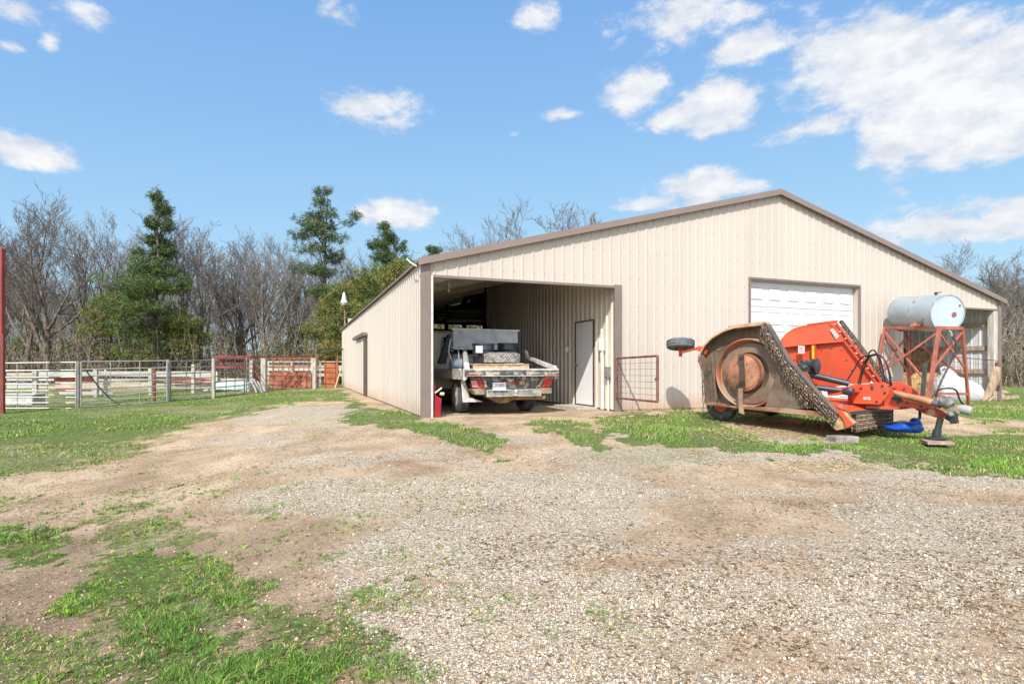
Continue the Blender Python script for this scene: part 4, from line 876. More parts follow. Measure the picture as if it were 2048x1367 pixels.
# chain guards on the wing edges
def edge_chain(par, p, q, out, n, length, seed):
    """flat chain curtain bolted along an edge and lying over it"""
    rd = random.Random(seed); mb = MB(); p, q = Vector(p), Vector(q); e = (q-p).normalized()
    for i in range(n):
        o = p+(q-p)*((i+.5)/n)+MV*rd.uniform(-.02, .02); L = length*rd.uniform(.85, 1.1); c = o.copy(); k = 0; ll = .036; s_ = 0
        while s_ < L:
            d = (out*(1-.9*s_/L)-UP*(.35+1.5*s_/L)+e*rd.uniform(-.12, .12)-MV*.15).normalized(); s2 = d.cross(MV if k % 2 else e).normalized()
            c1_ = c+d*ll/2
            mb.add([c1_-d*ll*.62, c1_+s2*.0125, c1_+d*ll*.62, c1_-s2*.0125, c1_+s2.cross(d)*.006, c1_-s2.cross(d)*.006], [(0, 1, 4), (1, 2, 4), (2, 3, 4), (3, 0, 4), (1, 0, 5), (2, 1, 5), (3, 2, 5), (0, 3, 5)])
            c = c+d*ll*.86; k += 1; s_ += ll*.86
    return mb.build('chain_guard', chm, par)
e0, e1, e2, e3 = wc[7]-MV*.03, wc[8]-MV*.03, wc[9]-MV*.03, wc[10]-MV*.03
dn = (-MU*.35-UP*.9).normalized()
eo = Vector((0, 0, 0))
for (p, q, n1, L, sd_) in ((e0, e1, 34, .24, 1), (e1, e2, 32, .28, 2), (e2, e3, 30, .17, 3)):
    edge_chain(wing, p, q, dn, n1, L, sd_); edge_chain(wing, p-MV*.03+UP*.012, q-MV*.03+UP*.012, dn, n1, L*.65, sd_+20); edge_chain(wing, p-MV*.05+UP*.04+MU*.03, q-MV*.05+UP*.04+MU*.03, dn, n1, L*.6, sd_+40)
MB().bar(e0+UP*.01+MU*.02, e1+UP*.01+MU*.02, .05, .018, (MU+UP*.6).normalized()).bar(e1+UP*.01+MU*.02, e2+UP*.01+MU*.02, .05, .018, (MU+UP*.6).normalized()).bar(e2+UP*.01+MU*.02, e3+UP*.01+MU*.02, .05, .018, (MU+UP*.6).normalized()).build('chain_rail', blk, wing)
edge_chain(wing, wc[1]-MU*.03+UP*.28, wc[0]-MU*.02-UP*.02, (-MU*.15-UP).normalized(), 26, .13, 7)
edge_chain(wing, wc[2]-MU*.02, wc[1]-MU*.02+UP*.25, (-MU*.15-UP).normalized(), 14, .13, 8)
# gauge wheel carried on the wing's rear
gw = MB(); g0 = mp(1376, 697, .25)
tyc = at(1361, 688, 11.55)
prof = [(-.07, .12), (-.10, .15), (-.095, .24), (-.07, .275), (-.045, .282), (-.04, .274), (-.02, .274), (-.015, .284), (.015, .284), (.02, .274), (.04, .274), (.045, .282), (.07, .275), (.095, .24), (.10, .15), (.07, .12)]
axw = (UP*1.0-MU*.10+MV*.12).normalized()
wh = MB().lathe(tyc, axw, prof, 36, caps=False).build('gauge_wheel', mat('grey_tyre', (.13, .14, .15), .8, var=.2, sc=10), mw, smooth=30)
MB().lathe(tyc, axw, [(-.06, .12), (-.05, .05), (-.14, .05), (-.14, .02)], 20).lathe(tyc, axw, [(.06, .12), (.05, .05)], 20).build('hub', orgd, wh, smooth=40)
arm0 = tyc-axw*.16
MB().bar(arm0+axw*.04, arm0-axw*.10, .05, .05, MU).bar(arm0-axw*.02, mp(1404, 694, .1), .05, .035).bar(mp(1396, 696, .1), mp(1414, 704, .1), .05, .09).build('wheel_arm', org, mw)
# --- centre deck
dk0, dk1 = .24, 2.30; zt_, zb_ = .345, .20
deckm = MB().prism([Mw(.05, dk0, .40), Mw(1.75, dk0, .40), Mw(2.02, dk0, .40), Mw(2.38, dk0, .27), Mw(2.38, dk0, .25), Mw(2.0, dk0, .37), Mw(.05, dk0, .38)], MV*(1.58)).build('centre_deck', org, mw)
MB().prism([Mw(1.75, 1.83, .38), Mw(2.02, 1.83, .40), Mw(2.37, 1.83, .27), Mw(2.05, 2.40, .27), Mw(1.75, 2.40, .38)], -UP*.02).build('deck_corner', org, mw)
MB().box(.05, 2.36, dk0, dk0+.012, .20, .38, Mw).box(.05, 2.05, dk1, dk1+.012, .20, .38, Mw).box(.05, .062, dk0+.013, dk1, .20, .38, Mw).build('deck_skirt', orgd, deckm)
MB().bar(Mw(2.40, dk0, .26), Mw(2.40, 1.80, .26), .035, .04).build('front_chain_rail', mat('blueish_black', (.05, .06, .085), .45), deckm)
MB().bar(Mw(2.40, 1.84, .28), Mw(2.06, 2.42, .28), .035, .04).build('front_chain_rail', mat('blueish_black', (.05, .06, .085), .45), deckm)
chains(mw, Mw(2.41, dk0+.14, .25), Mw(2.41, 1.80, .25), .27, 72, 3, back=-MU*.03, seed=5)
chains(mw, Mw(2.41, 1.84, .27), Mw(2.07, 2.42, .27), .27, 30, 2, back=-MU*.03, seed=6)
chains(mw, Mw(.5, dk0-.02, .24), Mw(1.0, dk0-.02, .24), .12, 30, 2, back=MV*.03, seed=9)
# shoe and wing hinge at the deck's front near corner
sh_ = [Z2(1430, 1075), Z2(1470, 1060), Z2(1565, 1150), Z2(1540, 1170), Z2(1500, 1190), Z2(1420, 1205), Z2(1390, 1185), Z2(1430, 1110)]
MB().prism([mp(x, y, -.02) for x, y in sh_], MV*.10).build('skid_shoe', mat('strawy_steel', (.50, .33, .17), .85, var=.3, sc=12, bump=.4), mw)
MB().prism([mp(*Z2(x, y), -.025) for x, y in ((1412, 1040), (1460, 1050), (1560, 1160), (1500, 1185), (1480, 1120))], -MV*.02).build('corner_bracket', org, mw)
# gearbox, drive shafts
gbx = at(*Z2(1160, 690), 9.75)
MB().lathe(gbx-UP*.10, UP, [(0, .16), (.06, .17), (.10, .14), (.13, .12), (.15, .07), (.20, .06), (.21, .02)], 14).lathe(gbx, MU, [(0, .09), (.14, .10), (.20, .13), (.22, .13), (.25, .06)], 14).build('wing_gearbox', blk, mw, smooth=35)
MB().tube([gbx+MU*.1-UP*.06, at(*Z2(1230, 765), 9.65), at(*Z2(1520, 832), 9.35)], [.055, .055, .05], 12).build('drive_shaft', mat('shaft_cover', (.035, .04, .055), .4), mw, smooth=40)
MB().tube([at(*Z2(1260, 862), 9.2), at(*Z2(1480, 890), 9.0)], .045, 12).lathe(at(*Z2(1475, 890), 9.0), MU, [(0, .06), (.08, .075), (.13, .07), (.15, .05)], 12).build('drive_shaft', mat('shaft_cover', (0, 0, 0)), mw, smooth=40)
MB().prism([mp(*Z2(x, y), .5) for x, y in ((1340, 870), (1540, 850), (1540, 900), (1350, 930))], MV*.3).build('shaft_guard', org, mw)
# --- far wing, its painted top towards us
fv = 2.32
fw = [Z2(960, 905), Z2(900, 600), Z2(975, 475), Z2(1015, 430), Z2(1070, 392), Z2(1125, 370), Z2(1180, 362), Z2(1412, 330)]
fw2 = [Z3(495, 822), Z3(220, 835)]
far = [mp(x, y, fv) for x, y in fw]+[mp(x, y, fv) for x, y in fw2]+[mp(*Z2(1200, 905), fv)]
fwg = MB().prism(far, MV*.02).build('wing_deck', org, mw, label='raised far wing showing its clean orange top')
cr0 = [mp(*Z2(960, 545), fv-.10), mp(*Z2(1160, 522), fv-.10), mp(*Z2(1486, 494), fv-.06)]
tops = [mp(*Z2(975, 475), fv-.02), mp(*Z2(1015, 430), fv-.02), mp(*Z2(1070, 392), fv-.02), mp(*Z2(1125, 370), fv-.02), mp(*Z2(1180, 362), fv-.02), mp(*Z2(1412, 330), fv-.02)]
MB().add(tops+cr0, [(0, 1, 2, 3, 4, 5, 8, 7, 6)]).build('wing_slope', org, fwg, solid=.02)
MB().prism([mp(*Z2(1180, 365), fv-.04), mp(*Z2(1412, 332), fv-.04), mp(*Z2(1412, 322), fv-.04), mp(*Z2(1180, 352), fv-.04)], MV*.1).build('wing_edge_rail', org, fwg)
tp, bt = mp(*Z2(1412, 328), fv-.05), mp(*Z3(500, 822), fv-.05)
for k, (o1, m_) in enumerate(((0, org), (-.10, org))): MB().bar(tp+MU*o1-UP*.02, bt+MU*o1+UP*.0, .03, .035, MV).build('wing_rib', m_, fwg)
MB().bar(tp+MU*.05+MV*.10, bt+MU*.05+MV*.10, .05, .10, MV).build('chain_rail', blk, fwg)
edge_chain(fwg, tp+MU*.10+MV*.08, bt+MU*.10+MV*.08, (MU*.2-UP*.9).normalized(), 90, .12, 12); edge_chain(fwg, tp+MU*.10+MV*.02, bt+MU*.10+MV*.02, (MU*.2-UP*.9).normalized(), 90, .12, 13)
MB().prism([mp(*Z2(x, y), fv-.12) for x, y in ((1218, 520), (1245, 520), (1245, 835), (1218, 790))], MV*.12).build('wing_stiffener', org, fwg)
MB().prism([mp(*Z2(x, y), fv-.14) for x, y in ((1221, 530), (1238, 530), (1238, 632), (1221, 628))], MV*.012).build('yellow_decal', mat('yellow_decal', (.75, .50, .03), .5), fwg)
MB().lathe(mp(*Z2(1269, 690), fv-.004), -MV, [(0, .035), (.006, .035)], 16).build('drain_hole', blk, fwg)
def decal(pts, v, th=.006, par=fwg, m=None, lines=3):
    q = [mp(x, y, v) for x, y in pts]; d = MB().prism(q, -MV*th).build('warning_label', m or wht, par)
    mb = MB()
    for i in range(lines):
        t0 = .25+.5*i/max(1, lines-1); a_, b__ = q[0].lerp(q[3], t0), q[1].lerp(q[2], t0); a_, b__ = a_.lerp(b__, .15), a_.lerp(b__, .8)
        mb.bar(a_-MV*(th+.002), b__-MV*(th+.002), .003, .008)
    if lines and par is not fwg: pass
    if lines: mb.build('label_print', mat('label_ink', (.45, .20, .16), .6), par)
decal([Z2(1112, 528), Z2(1164, 528), Z2(1164, 588), Z2(1112, 588)], fv-.14, lines=4)
decal([Z2(1368, 398), Z2(1392, 386), Z2(1443, 452), Z2(1418, 476)], fv-.09, lines=3)
# --- frame box at the front of the deck
for v in (.82, 1.62):
    MB().prism([mp(*Z3(x, y), v if v < 1 else v) + MV*0 for x, y in ((235, 842), (525, 830), (550, 880), (550, 920), (480, 998), (255, 992))] if v < 1 else [Mw(2.12, v, .70), Mw(2.62, v, .72), Mw(2.72, v, .62), Mw(2.6, v, .38), Mw(2.15, v, .38)], MV*.03).build('frame_side_plate', org, mw, bevel=.004)
MB().box(2.14, 2.60, .852, 1.618, .62, .66, Mw).box(2.10, 2.16, .852, 1.618, .36, .60, Mw).build('frame_cross_tube', org, mw)
decal([Z3(350, 938), Z3(405, 938), Z3(405, 962), Z3(350, 962)], .815, par=mw, lines=2)
MB().prism([mp(*Z3(398, 828), .80), mp(*Z3(430, 828), .80), mp(*Z3(414, 806), .80)], -MV*.004).build('warning_triangle', wht, mw)
MB().prism([mp(*Z3(410, 850), .815), mp(*Z3(428, 850), .815), mp(*Z3(428, 880), .815), mp(*Z3(410, 880), .815)], -MV*.006).build('plate_slot', blk, mw)
MB().box(2.35, 2.80, .9, 1.6, .30, .34, Mw).build('tongue_mount', orgd, mw)
# --- tongue
def P5(pts, v): return [mp(*Z5(x, y), v) for x, y in pts]
up_ = [(450, 275), (700, 248), (780, 285), (870, 350), (1000, 455), (980, 520), (700, 480), (520, 400)]
for v, nm in ((1.42, 'upper_arm'),): MB().prism(P5(up_, v), MV*.05).build(nm, org, mw, bevel=.004)
for (x, y) in ((672, 318), (712, 385)): MB().lathe(mp(*Z5(x, y), 1.41), -MV, [(0, .014), (.008, .014)], 8).build('pivot_bolt', blk, mw)
lo_ = [(395, 300), (480, 330), (640, 420), (880, 480), (1130, 600), (1300, 690), (1385, 740), (1350, 810), (1290, 830), (1180, 800), (1020, 745), (840, 650), (640, 610), (500, 660), (250, 600), (400, 420)]
MB().prism(P5(lo_, 1.00), MV*.03).build('tongue_plate', org, mw, bevel=.004)
MB().prism(P5([(640, 460), (880, 500), (1100, 600), (1330, 720), (1380, 760), (1330, 820), (1100, 760), (840, 640), (700, 600)], 1.32), MV*.03).build('tongue_plate', org, mw)
MB().prism(P5([(700, 500), (900, 530), (1330, 740), (1320, 790), (900, 640), (700, 590)], 1.035), MV*.28).build('tongue_floor', orgd, mw)
dark = mat('dark_opening', (.06, .035, .03), .7)
MB().prism(P5([(500, 400), (590, 440), (650, 510), (610, 555), (480, 500)], .995), -MV*.008).build('access_cover', blk, mw)
MB().prism(P5([(840, 650), (1030, 665), (1030, 735), (900, 690)], .995), -MV*.006).build('tongue_slot', mat('slot_maroon', (.16, .03, .03), .7), mw)
MB().lathe(mp(*Z5(1135, 725), .998), -MV, [(0, .05), (.006, .05)], 18).build('worn_patch', mat('tan_patch', (.5, .38, .2), .6), mw)
MB().prism(P5([(1180, 620), (1340, 700), (1380, 750), (1320, 820), (1230, 780)], .997), -MV*.006).build('pin_plate', mat('red_pin_plate', (.42, .06, .03), .5), mw)
pto = mat('shaft_tube', (.46, .21, .11), .55, metal=.2, var=.2, sc=4)
p_ = [mp(*Z5(x, y), .88) for x, y in ((500, 375), (650, 430), (1000, 510), (1150, 555))]
MB().tube(p_, [.035, .05, .055, .055], 14).build('pto_tube', pto, mw, smooth=40)
MB().tube([mp(*Z5(1140, 550), .88), mp(*Z5(1310, 600), .88)], .05, 14).build('pto_sleeve', mat('dark_sleeve', (.10, .10, .10), .5), mw, smooth=40)
cv = [mp(*Z5(x, y), .86) for x, y in ((1290, 600), (1340, 560), (1420, 555), (1480, 600))]
MB().tube(cv, [.05, .09, .10, .06], 14).tube([mp(*Z5(1330, 540), .90), mp(*Z5(1450, 530), .90)], .05, 10).build('universal_joint', mat('worn_grey_cast', (.30, .30, .29), .5, metal=.4, var=.3, sc=12), mw, smooth=35)
MB().prism(P5([(1385, 735), (1430, 660), (1560, 600), (1640, 690), (1610, 745), (1500, 700), (1400, 745)], .85), MV*.16).build('joint_shield', mat('taupe_shield', (.27, .22, .19), .6, var=.2), mw, bevel=.01)
MB().lathe(mp(*Z5(1590, 640), .9), (mp(*Z5(1740, 680), .9)-mp(*Z5(1590, 640), .9)), [(0, .04), (.05, .065), (.12, .07), (.16, .06), (.17, .02)], 16).build('shaft_cap', mat('pale_grey_cap', (.36, .355, .33), .6, var=.15), mw, smooth=35)
MB().lathe(mp(*Z5(1480, 740), .93), (MU*.3-MV), [(-.02, .05), (.05, .055), (.08, .03)], 14).build('hitch_ring', mat('worn_grey_cast', (0, 0, 0)), mw, smooth=40)
MB().bar(mp(*Z5(1500, 740), .95), mp(*Z5(1530, 910), .95), .09, .10, MV).bar(mp(*Z5(1370, 800), .97), mp(*Z5(1520, 880), .97), .05, .05, MV).bar(mp(*Z5(1370, 760), .97), mp(*Z5(1500, 840), .97), .02, .04, MV).build('clevis', blk, mw, bevel=.012)
# parking jack and rear jack
jm = mat('dark_green_steel', (.045, .06, .055), .45, var=.2)
MB().tube([mp(*Z5(1292, 815), .98), mp(*Z5(1220, 1110), .98)], .042, 14).tube([mp(*Z5(1240, 1020), .98), mp(*Z5(1215, 1120), .98)], .055, 14).build('parking_jack', jm, mw, smooth=40)
jb = mp(*Z5(1218, 1125), .98)
MB().lathe(jb-UP*.035, UP, [(0, .15), (.012, .15), (.03, .07), (.04, .05)], 20).build('jack_foot', blk, mw, smooth=30)
MB().tube([mp(*Z5(940, 690), 1.3), mp(*Z5(935, 830), 1.3)], .02, 8).build('stand_leg', blk, mw)
MB().bar(mp(*Z5(985, 440), 1.15), mp(*Z5(1030, -120), 1.15), .05, .05, MU).build('upright_strut', jm, mw)
# hydraulic hoses
hs = [[(1690, 767), (1706, 742), (1722, 716), (1742, 710), (1762, 712), (1774, 730), (1781, 762), (1784, 770)],
      [(1716, 767), (1722, 745), (1730, 722), (1748, 708), (1768, 718), (1780, 748), (1780, 772)],
      [(1720, 767), (1727, 740), (1738, 715), (1757, 712), (1766, 740), (1771, 762), (1783, 766)],
      [(1738, 716), (1738, 706), (1744, 700), (1750, 702), (1757, 716), (1762, 742), (1766, 764)]]
def smoothpath(pts, k=5):
    P = [pts[0]]+pts+[pts[-1]]; out = []
    for i in range(1, len(P)-2):
        for j in range(k):
            t = j/k; a, b, c, d = P[i-1], P[i], P[i+1], P[i+2]
            out.append(.5*((2*b)+(c-a)*t+(2*a-5*b+4*c-d)*t*t+(3*b-a-3*c+d)*t**3))
    return out+[P[-1]]
for i, h_ in enumerate(hs):
    pts = [mp(x, y, 1.0+.06*i+.05*math.sin(k+i)) for k, (x, y) in enumerate(h_)]
    MB().tube(smoothpath(pts), .012, 7).build('hydraulic_hose', hose, mw, smooth=60)
# transport wheels at the back
for v in (.12, 1.75):
    v += .22; c = Mw(.14, v, .28)
    w_ = MB().lathe(c, MV, [(-.09, .15), (-.11, .18), (-.105, .26), (-.07, .30), (.07, .30), (.105, .26), (.11, .18), (.09, .15)], 32, caps=False).build('transport_wheel', rub, mw, smooth=30)
    MB().lathe(c, MV, [(-.07, .15), (-.05, .06), (-.10, .05), (-.10, .01)], 20).build('hub', orgd, w_, smooth=40)
    MB().bar(c+MV*.14, Mw(.6, v+.14, .42), .05, .08).build('axle_arm', orgd, mw)
MB().tube([Mw(.14, .34, .28), Mw(.14, 1.97, .28)], .03, 8).build('axle', blk, mw)
# blocks under the mower, blue cover
g_ = mp(1685, 879, -.02)
o = MB().box(-.20, .20, -.12, .12, -.09, .06, lambda x, y, z: Vector((g_.x, g_.y, g_.z))+Vector((.93, .1, 0))*x+Vector((-.1, .95, 0))*y+UP*z).build('concrete_block', mat('grey_block', (.30, .27, .24), .9, var=.2, sc=8, bump=.3), None, loc=g_, bevel=.01)
tagp(o, 'small grey block under the front corner of the orange mower', 'block')
g_ = jb+Vector((-.06, -.10, -.05))
o = MB().prism([mp(*Z5(x, y), .98)+Vector((0, 0, 0)) for x, y in ((980, 1225), (1075, 1130), (1300, 1165), (1230, 1290))][:0] or [g_+Vector(q) for q in ((-.26, -.16, 0), (-.14, .16, 0), (.17, .12, 0), (.10, -.20, 0))], -UP*.04).build('jack_board', mat('pinkish_board', (.40, .27, .22), .85, var=.2, sc=5, streak=(2, 9, 2)), None, loc=g_)
tagp(o, 'weathered square board on the grass under the jack foot', 'board')
bl = mat('blue_plastic', (.012, .09, .50), .28, var=.25, sc=6)
def gpt(px, py, Y): return at(px, py, Y)
t = thing('blue_cover', gpt(1825, 866, 8.9), 'crumpled shiny blue plastic cover dropped on the grass under the tongue', 'cover')
MB().pillow([gpt(*Z5(x, y), 8.8) for x, y in ((470, 985), (600, 950), (700, 890), (780, 905), (880, 880), (1000, 915), (1095, 980), (1090, 1075), (980, 1100), (800, 1085), (640, 1075), (500, 1040))], Vector((0, .40, 0)), 9, .022, 3, .25).build('sheet', bl, t, sub=1, smooth=80)
MB().pillow([gpt(*Z5(x, y), 8.85) for x, y in ((895, 815), (965, 812), (1000, 870), (1050, 950), (1010, 1020), (860, 980), (850, 890))], Vector((0, .2, 0)), 7, .006, 4).build('spout', bl, t, sub=1, smooth=80)
o = MB().tube(smoothpath([gpt(*Z5(x, y), 8.95) for x, y in ((720, 960), (770, 900), (830, 850), (900, 835), (930, 860))]), .02, 8).build('loose_hose', hose, None, loc=gpt(1820, 845, 8.95), smooth=60)
tagp(o, 'short black hose arching out of the blue cover', 'hose')

# bolts, welds and clips that break up the painted plates
def bolts(pts, par, ax, m=mudg, r=.014, name='bolt_heads'):
    mb = MB()
    for p in pts: mb.lathe(p, ax, [(0, r*1.6), (.003, r*1.6), (.003, r), (.013, r), (.013, .001)], 6, caps=False)
    return mb.build(name, m, par)
bolts([mp(*Z2(x, y), fv-.003) for x, y in ((1075, 560), (1080, 640), (1090, 730), (1205, 560), (1300, 560), (1380, 545), (1460, 560), (1500, 640), (1545, 720), (1330, 800), (1420, 800), (1200, 640), (1200, 700))], fwg, -MV)
bolts([tp.lerp(bt, t)-MU*.05-MV*.03 for t in (.06, .18, .30, .42, .54, .66, .78, .9)], fwg, -MV, bedlt, .012)
bolts([mp(*Z3(x, y), .816) for x, y in ((250, 860), (262, 980), (500, 850), (520, 905), (455, 975), (330, 868))], mw, -MV, blk, .012)
bolts([mp(*Z5(x, y), .996) for x, y in ((470, 470), (560, 560), (720, 560), (960, 620), (1060, 660), (1300, 765))], mw, -MV, blk, .012)
bolts([e0.lerp(e1, t)-MV*.06 for t in (.1, .3, .5, .7, .9)]+[e1.lerp(e2, t)-MV*.06 for t in (.1, .3, .5, .7, .9)]+[e2.lerp(e3, t)-MV*.06 for t in (.2, .5, .8)], wing, (MU+UP*.6).normalized(), bedlt, .012)
bolts([mp(*Z2(x, y), .19) for x, y in ((400, 720), (395, 800), (400, 880), (440, 950), (960, 820), (1000, 900), (1100, 980), (470, 560), (760, 420), (600, 430))], wing, -MV, mudg, .015)
MB().prism([mp(*Z2(x, y), .18) for x, y in ((412, 590), (432, 580), (470, 960), (450, 990))], -MV*.03).build('stiffener_rib', mud, wing)
for i, (p, q) in enumerate((((1105, 660), (1190, 700)), ((1180, 740), (1300, 905)))):
    a_, b__ = at(*Z2(*p), 9.6), at(*Z2(*q), 9.3); MB().tube(smoothpath([a_, a_.lerp(b__, .5)-UP*.06, b__]), .012, 6).build('hydraulic_hose', hose, mw, smooth=60)
MB().prism([mp(*Z2(x, y), fv-.006) for x, y in ((1560, 835), (1640, 835), (1640, 842), (1560, 842))], -MV*.004).build('grease_streak', mat('grease', (.12, .05, .03), .4), fwg)
# ---------------------------------------------------------------- tank on its stand
galvt = mat('pale_tank_paint', (.36, .42, .46), .45, metal=.15, var=.08, sc=2, spots=((.24, .15, .10), 4.2, .60))
rst = mat('salmon_red_steel', (.40, .125, .085), .6, var=.15, sc=4, spots=((.36, .20, .15), 8, .6))
YN, YF = 13.55, 14.95
TD = (at(1806, 627, YF)-at(1896, 626, YN)); ce = at(1896, 626, YN); TL = TD.length; td = TD.normalized(); tr_ = .445
tk = thing('fuel_tank', ce+TD/2-UP*.5, 'pale blue-grey steel fuel tank with rust spots lying on the tall red stand', 'tank')
MB().lathe(ce, td, [(0, tr_-.02), (0.0, tr_), (.03, tr_), (TL-.03, tr_), (TL, tr_-.01), (TL+.05, tr_*.7), (TL+.06, .01)], 56, caps=False).build('tank_shell', galvt, tk, smooth=35)
MB().lathe(ce+td*.012, td, [(0, .001), (-.004, tr_*.5), (0, tr_-.018), (.01, tr_-.015)], 48, caps=False).build('tank_end', mat('pale_tank_end', (.42, .50, .56), .5, var=.04, sc=3), tk, smooth=60)
for t_ in (.0, .5, 1.0): MB().lathe(ce+td*(TL*t_+(.012 if t_ == 0 else -.02 if t_ == 1 else 0)), td, [(-.012, tr_), (-.008, tr_+.008), (.008, tr_+.008), (.012, tr_)], 56, caps=False).build('weld_seam', mat('dull_seam', (.30, .33, .35), .6, var=.3, sc=9, spots=((.25, .13, .08), 6, .55)), tk, smooth=40)
sx_ = td.cross(UP).normalized()
def te(x, z): return ce-td*.006+sx_*x*(-1 if sx_.x < 0 else 1)+UP*z
for (x, z, r_) in ((.16, -.03, .06), (.30, .18, .035), (.10, -.33, .02)):
    MB().lathe(te(x, z), -td, [(0, r_), (.004, r_*.8), (.004, .001)], 9, caps=False).build('rust_patch', mat('rust_patch', (.30, .12, .06), .9, var=.3, sc=15), tk)
MB().lathe(ce+td*.35+UP*.44, UP, [(0, .03), (.05, .03), (.055, .045), (.075, .045), (.08, .02)], 12).tube([ce+td*.35+UP*.50, ce+td*.25+UP*.52+sx_*.05], .012, 6).build('filler_cap', blk, tk, smooth=40)
MB().tube([te(.02, -.41), te(.03, -.47)+td*-.05, te(.03, -.52)-td*.06], .022, 8).lathe(te(.03, -.50)-td*.06, UP, [(-.06, .03), (.02, .03)], 10).build('valve', mat('grey_valve', (.3, .3, .3), .5, metal=.3), tk)
hp = [te(.04, -.50)-td*.06, at(1914, 694, 13.4), at(1900, 727, 13.4), at(1880, 768, 13.35), at(1870, 800, 13.3), at(1867, 815, 13.2)]
MB().tube(smoothpath(hp), .022, 8).build('fuel_hose', hose, tk, smooth=60)
hp = [at(1862, 800, 13.2), at(1874, 782, 13.2), at(1893, 776, 13.1), at(1912, 780, 13.1), at(1920, 800, 13.1), at(1932, 812, 13.1), at(1938, 818, 13.0)]
o = MB().tube(smoothpath(hp), .02, 8).build('loose_hose', hose, None, loc=at(1900, 815, 13.1), smooth=60); tagp(o, 'black hose looped over the lower rung of the tank stand', 'hose')
st = thing('tank_stand', Vector((10.5, 14.1, 0)), 'tall salmon-red angle-iron stand with crossed braces under the fuel tank', 'stand')
nl, nr = at(1879, 655, 13.5), at(1924, 656, 13.6); fl, fr = at(1770, 655, 15.0), at(1814, 657, 15.1)
def foot(px, py, Y): p = at(px, py, Y); p.z = float(gz(p.x, p.y))-.03; return p
nlf, nrf, flf, frf = foot(1853, 805, 13.5), foot(1938, 812, 14.2), foot(1742, 790, 14.8), foot(1821, 790, 15.25)
for p, q in ((nl, nlf), (nr, nrf), (fl, flf), (fr, frf)): MB().bar(p+UP*.02, q, .075 if p is nl or p is fr else .055, .06, BA).build('leg', rst, st)
for p, q in ((nl, fl), (nr, fr), (nl, nr), (fl, fr)): MB().bar(p, q, .05, .07).build('top_rail', rst, st)
def lp(p, q, t): return p.lerp(q, t)
for (a_, b__, t0, t1) in (((nl, nlf), (fl, flf), .05, .62), ((fl, flf), (nl, nlf), .05, .72), ((nl, nlf), (nr, nrf), .06, .5), ((nr, nrf), (nl, nlf), .04, .5), ((fl, flf), (fr, frf), .1, .6), ((fr, frf), (fl, flf), .1, .6), ((nr, nrf), (fr, frf), .1, .62), ((fr, frf), (nr, nrf), .1, .62)):
    MB().bar(lp(*a_, t0), lp(*b__, t1), .035, .045).build('cross_brace', rst, st)
MB().bar(lp(nl, nlf, .80), lp(nr, nrf, .82), .04, .06).build('lower_rung', rst, st); MB().bar(lp(nl, nlf, .80), lp(fl, flf, .82), .04, .06).build('lower_rung', rst, st)
for t0 in (.12, .5, .88):
    p, q = lp(nl, fl, t0), lp(nr, fr, t0); m0 = (p+q)/2; m0.z = ce.z+(TD.z*t0)-tr_-.015
    MB().add([p, m0, q, p-td*-.05, m0+td*.05, q+td*.05], [(0, 1, 4, 3), (1, 2, 5, 4)]).build('cradle', mat('orange_saddle', (.66, .11, .04), .5), st, solid=.02)
o = MB().pillow([at(x, y, 13.9) for x, y in ((1822, 652), (1830, 644), (1842, 645), (1852, 646), (1858, 652))], Vector((0, .12, 0)), 5, .02, 5).build('dry_leaves', mat('dead_leaf_pile', (.30, .14, .08), .9, var=.3, sc=20), None, loc=at(1840, 650, 13.9)); tagp(o, 'clump of dead brown leaves caught between tank and stand rail', 'leaves')
# ---------------------------------------------------------------- right lean-to contents
hay = mat('pale_straw', (.62, .42, .20), .95, var=.3, sc=22, bump=.9, c2=(.34, .21, .09)); hayd = mat('brown_hay', (.27, .16, .08), .95, var=.35, sc=18, bump=.9)
def bale(p0, w, h, d, m, label, seed):
    rd = random.Random(seed); t = thing('hay_bale', p0, label, 'hay bale', 'hay bales in the right lean-to')
    n1, n2 = 14, 12; mb = MB(); T = lambda x, y, z: p0+BA*x+BB*y+UP*z
    def face(f, n1, n2):
        vs = [f(i/n1, j/n2)+Vector((rd.uniform(-1, 1), rd.uniform(-1, 1), rd.uniform(-1, 1)))*.012 for j in range(n2+1) for i in range(n1+1)]
        mb.add(vs, [(j*(n1+1)+i, j*(n1+1)+i+1, (j+1)*(n1+1)+i+1, (j+1)*(n1+1)+i) for j in range(n2) for i in range(n1)])
    face(lambda s, t_: T(s*w, 0, t_*h), n1, n2); face(lambda s, t_: T(s*w, t_*d, h), n1, n2); face(lambda s, t_: T(0, s*d, t_*h), n1, n2); face(lambda s, t_: T(w, s*d, t_*h), n1, n2); face(lambda s, t_: T(w-s*w, d, t_*h), n1, n2)
    mb.build('bale_body', m, t)
    mb = MB()
    for k in range(700):
        a = rd.uniform(0, w); z = rd.uniform(0, h); s = rd.choice((0, 1)); p = T(a, -.01, z) if s else T(a, rd.uniform(0, d), h+.008)
        dd = Vector((rd.uniform(-1, 1), rd.uniform(-.5, .2), rd.uniform(-1, 1))).normalized()*.04; mb.add([p-dd, p+dd, p+dd*.2+UP*.006], [(0, 1, 2)])
    mb.build('loose_straw', m, t)
    mb = MB()
    for f in (.3, .7): mb.tube([T(w*f, -.014, .0), T(w*f, -.014, h+.012), T(w*f, d, h+.014)], .004, 4)
    mb.build('twine', mat('twine', (.5, .36, .2), .8), t); return t
bale(B(14.8, .75, 0), 1.3, .80, .8, hay, 'pale golden square hay bale, the lower one on the lean-to floor', 1)
bale(B(16.1, 1.7, 0), 1.1, 1.55, .8, hayd, 'dark brown weathered hay stack behind and above the golden bale', 2)
bale(B(14.3, -.05, -.02), 1.1, .14, .75, hay, 'thin spilled slab of pale hay along the lean-to mouth', 3)
